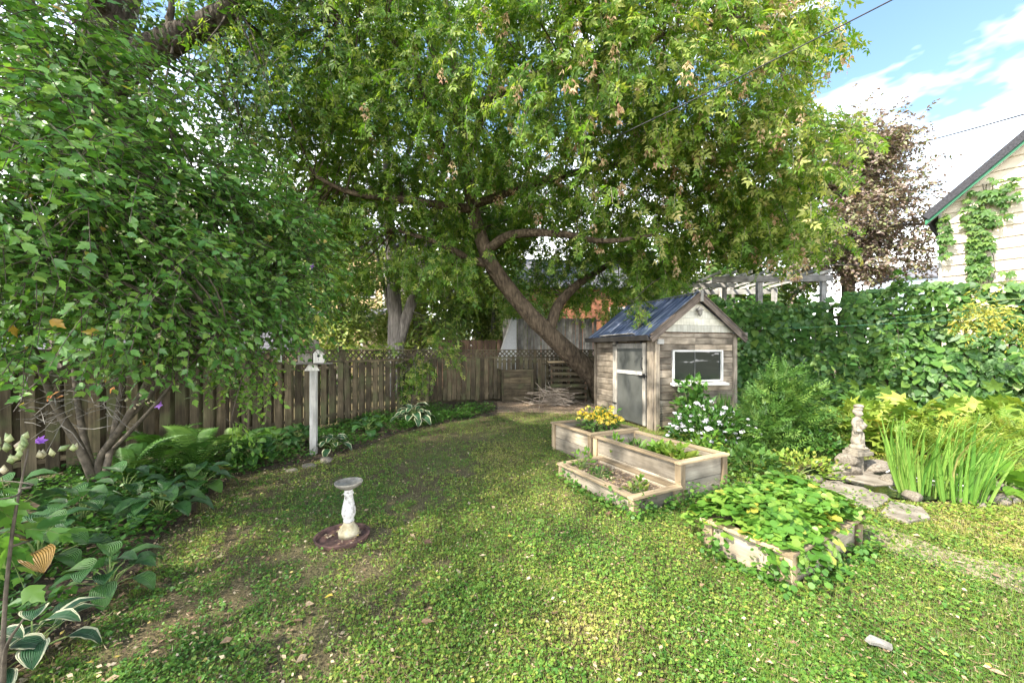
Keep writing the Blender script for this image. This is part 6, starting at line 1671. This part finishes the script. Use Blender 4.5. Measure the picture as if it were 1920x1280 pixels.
# single things on the lawn
def fallen(label, px, py, s, mat, nm="fallen_leaf", tp='sharon'):
    g_ = G(px, py); me = tmpl_mesh(tp, nm, mat)
    o = obj(nm, me, None, None, frame_mat((g_.x, g_.y, .05), (rng.normal(0, .3), rng.normal(0, .3), 1), (rng.normal(), rng.normal(), 0)) @ Matrix.Scale(s, 4)); tag(o, label, "leaf", "single leaves lying on the lawn")
fallen("yellow green leaf lying on the lawn at bottom centre", 910, 1107, .085, 'lime')
fallen("pale grey green leaf on the lawn left of the low planter", 1018, 982, .11, 'bush')
fallen("tan dry leaf standing up on the lawn right of the bird bath", 795, 1025, .085, 'litter')
fallen("pinkish dry leaf near the bottom centre of the lawn", 790, 1180, .075, 'litter')
fallen("tan dry leaf at the bottom left of the lawn", 610, 1132, .07, 'litter')
fallen("pale dry leaf on the bottom edge of the lawn", 750, 1250, .065, 'litter')
fallen("brown curled leaf before the low planter's near corner", 1140, 968, .08, 'litter')
fallen("dry leaf below the yellow moss patch", 1040, 1165, .075, 'litter')
fallen("yellow leaf in the grass near the lower right", 1755, 1180, .05, 'petal_yellow')
fallen("small yellow leaf in the grass at the right bottom edge", 1768, 1237, .05, 'petal_yellow')
bk = G(1645, 1220); mb = MB(); mb.prism([(-.065, -.01), (-.03, .025), (.02, .02), (.065, .01), (.055, -.022), (0, -.018), (-.045, -.028)], 'z', 0, .02)
o = mb.build("bark_chip", 'greywood', None, mw=Matrix.Translation((bk.x, bk.y, .045)) @ Matrix.Euler((.3, .2, -.3)).to_4x4() if False else Matrix.Translation((bk.x, bk.y, .045)) @ Euler((.3, .2, -.3)).to_matrix().to_4x4()); tag(o, "silvery grey piece of bark in the grass at lower right", "bark")
for lab, px, py, s in (("rounded edging stone at the bird post's bed corner", 578, 876, .09), ("flat reddish edging stone by the white edged hosta", 612, 866, .11), ("edging stone left of the birdhouse post", 548, 884, .07)):
    g_ = G(px, py); rock(lab, g_.x, g_.y, s * 1.3, s * .8, s * .45, rng.uniform(0, 3), int(s * 100), "stones edging the bed")
sb = G(135, 905)
ring = tag(empty("white_ornament", W(405, 676, 6.3) + Vector((0, 0, 0)), 0), "small white round ornament hanging on the fence among orange leaves", "ornament")
mb = MB()
for k in (-1, 1):
    mb.lathe([(.03, 0), (.055, .012), (.06, .02), (.04, .03), (.01, .032)], (k * .06, 0, 0), 14)
mb.build("discs", 'whitepaint', ring, mw=Matrix.Rotation(R(90), 4, 'X'))
plank("hook", ring, 'iron', (0, .02, -.02), (0, .02, .12), .012, .012)
og_ = empty("orange_leaves", W(110, 735, 3.7), 0, "spray of orange autumn leaves on a bare twig before the fence", "branch")
M['orange'] = leafmat('orange_leaf', [(0, (.45, .13, .03)), (1, (.6, .28, .05))], tcol=(1.2, .8, .5))
om = tmpl_mesh('simple', "orange_leaf", 'orange')
for px, py, Y in ((98, 738, 3.7), (112, 733, 3.7), (120, 742, 3.72), (215, 724, 3.8), (200, 704, 3.8)):
    put("leaf", om, og_, W(px, py, Y), Vector((rng.normal(), -.3, -.4)), Vector((0, -.5, 1)), .085)
MB().tube([W(40, 760, 3.8), W(110, 735, 3.72), W(215, 715, 3.85)], [.005, .002], 4, 8).build("twig", 'stem', og_, False, True)
for k, (px, py) in enumerate(((236, 672), (252, 668), (335, 682), (345, 690), (300, 690), (415, 690), (175, 660))):
    put("leaf", om, og_, W(px, py, 4.6), Vector((rng.normal(), -.3, -.4)), Vector((0, -.5, 1)), .07)
MB().tube([W(175, 660, 4.65), W(300, 686, 4.65), W(420, 688, 4.65)], [.004, .002], 4, 8).build("twig", 'stem', og_, False, True)

# ------------------------------------------------------------------ wires
def wire(label, a, b, sag, r=.008, mat='wire', nm="overhead_wire", cat="wire"):
    P = [a * (1 - t) + b * t - Vector((0, 0, sag * 4 * t * (1 - t))) for t in np.linspace(0, 1, 24)]
    o = MB().tube(P, r, 6).build(nm, mat, None, True); tag(o, label, cat)
wire("black overhead wire slanting across the maple crown to the top right", W(1130, 268, 6.4), W(1760, -45, 4.0), .03, .008)
wire("black overhead wire crossing the sky above the cream house", W(1640, 288, 19), W(1990, 194, 10), .06, .022)
wire("thin pale wire level above the pergola towards the cream house", W(1480, 497, 14), W(1775, 492, 9.7), .02, .008, 'greywood')
wire("green clothes line strung before the vine fence, lower", W(1440, 616, 8.6), W(1960, 588, 6.2), .03, .0028, 'greenrope', "clothes_line", "rope")
wire("green clothes line strung before the vine fence, upper", W(1560, 604, 8.8), W(1960, 566, 6.6), .03, .0028, 'greenrope', "clothes_line", "rope")
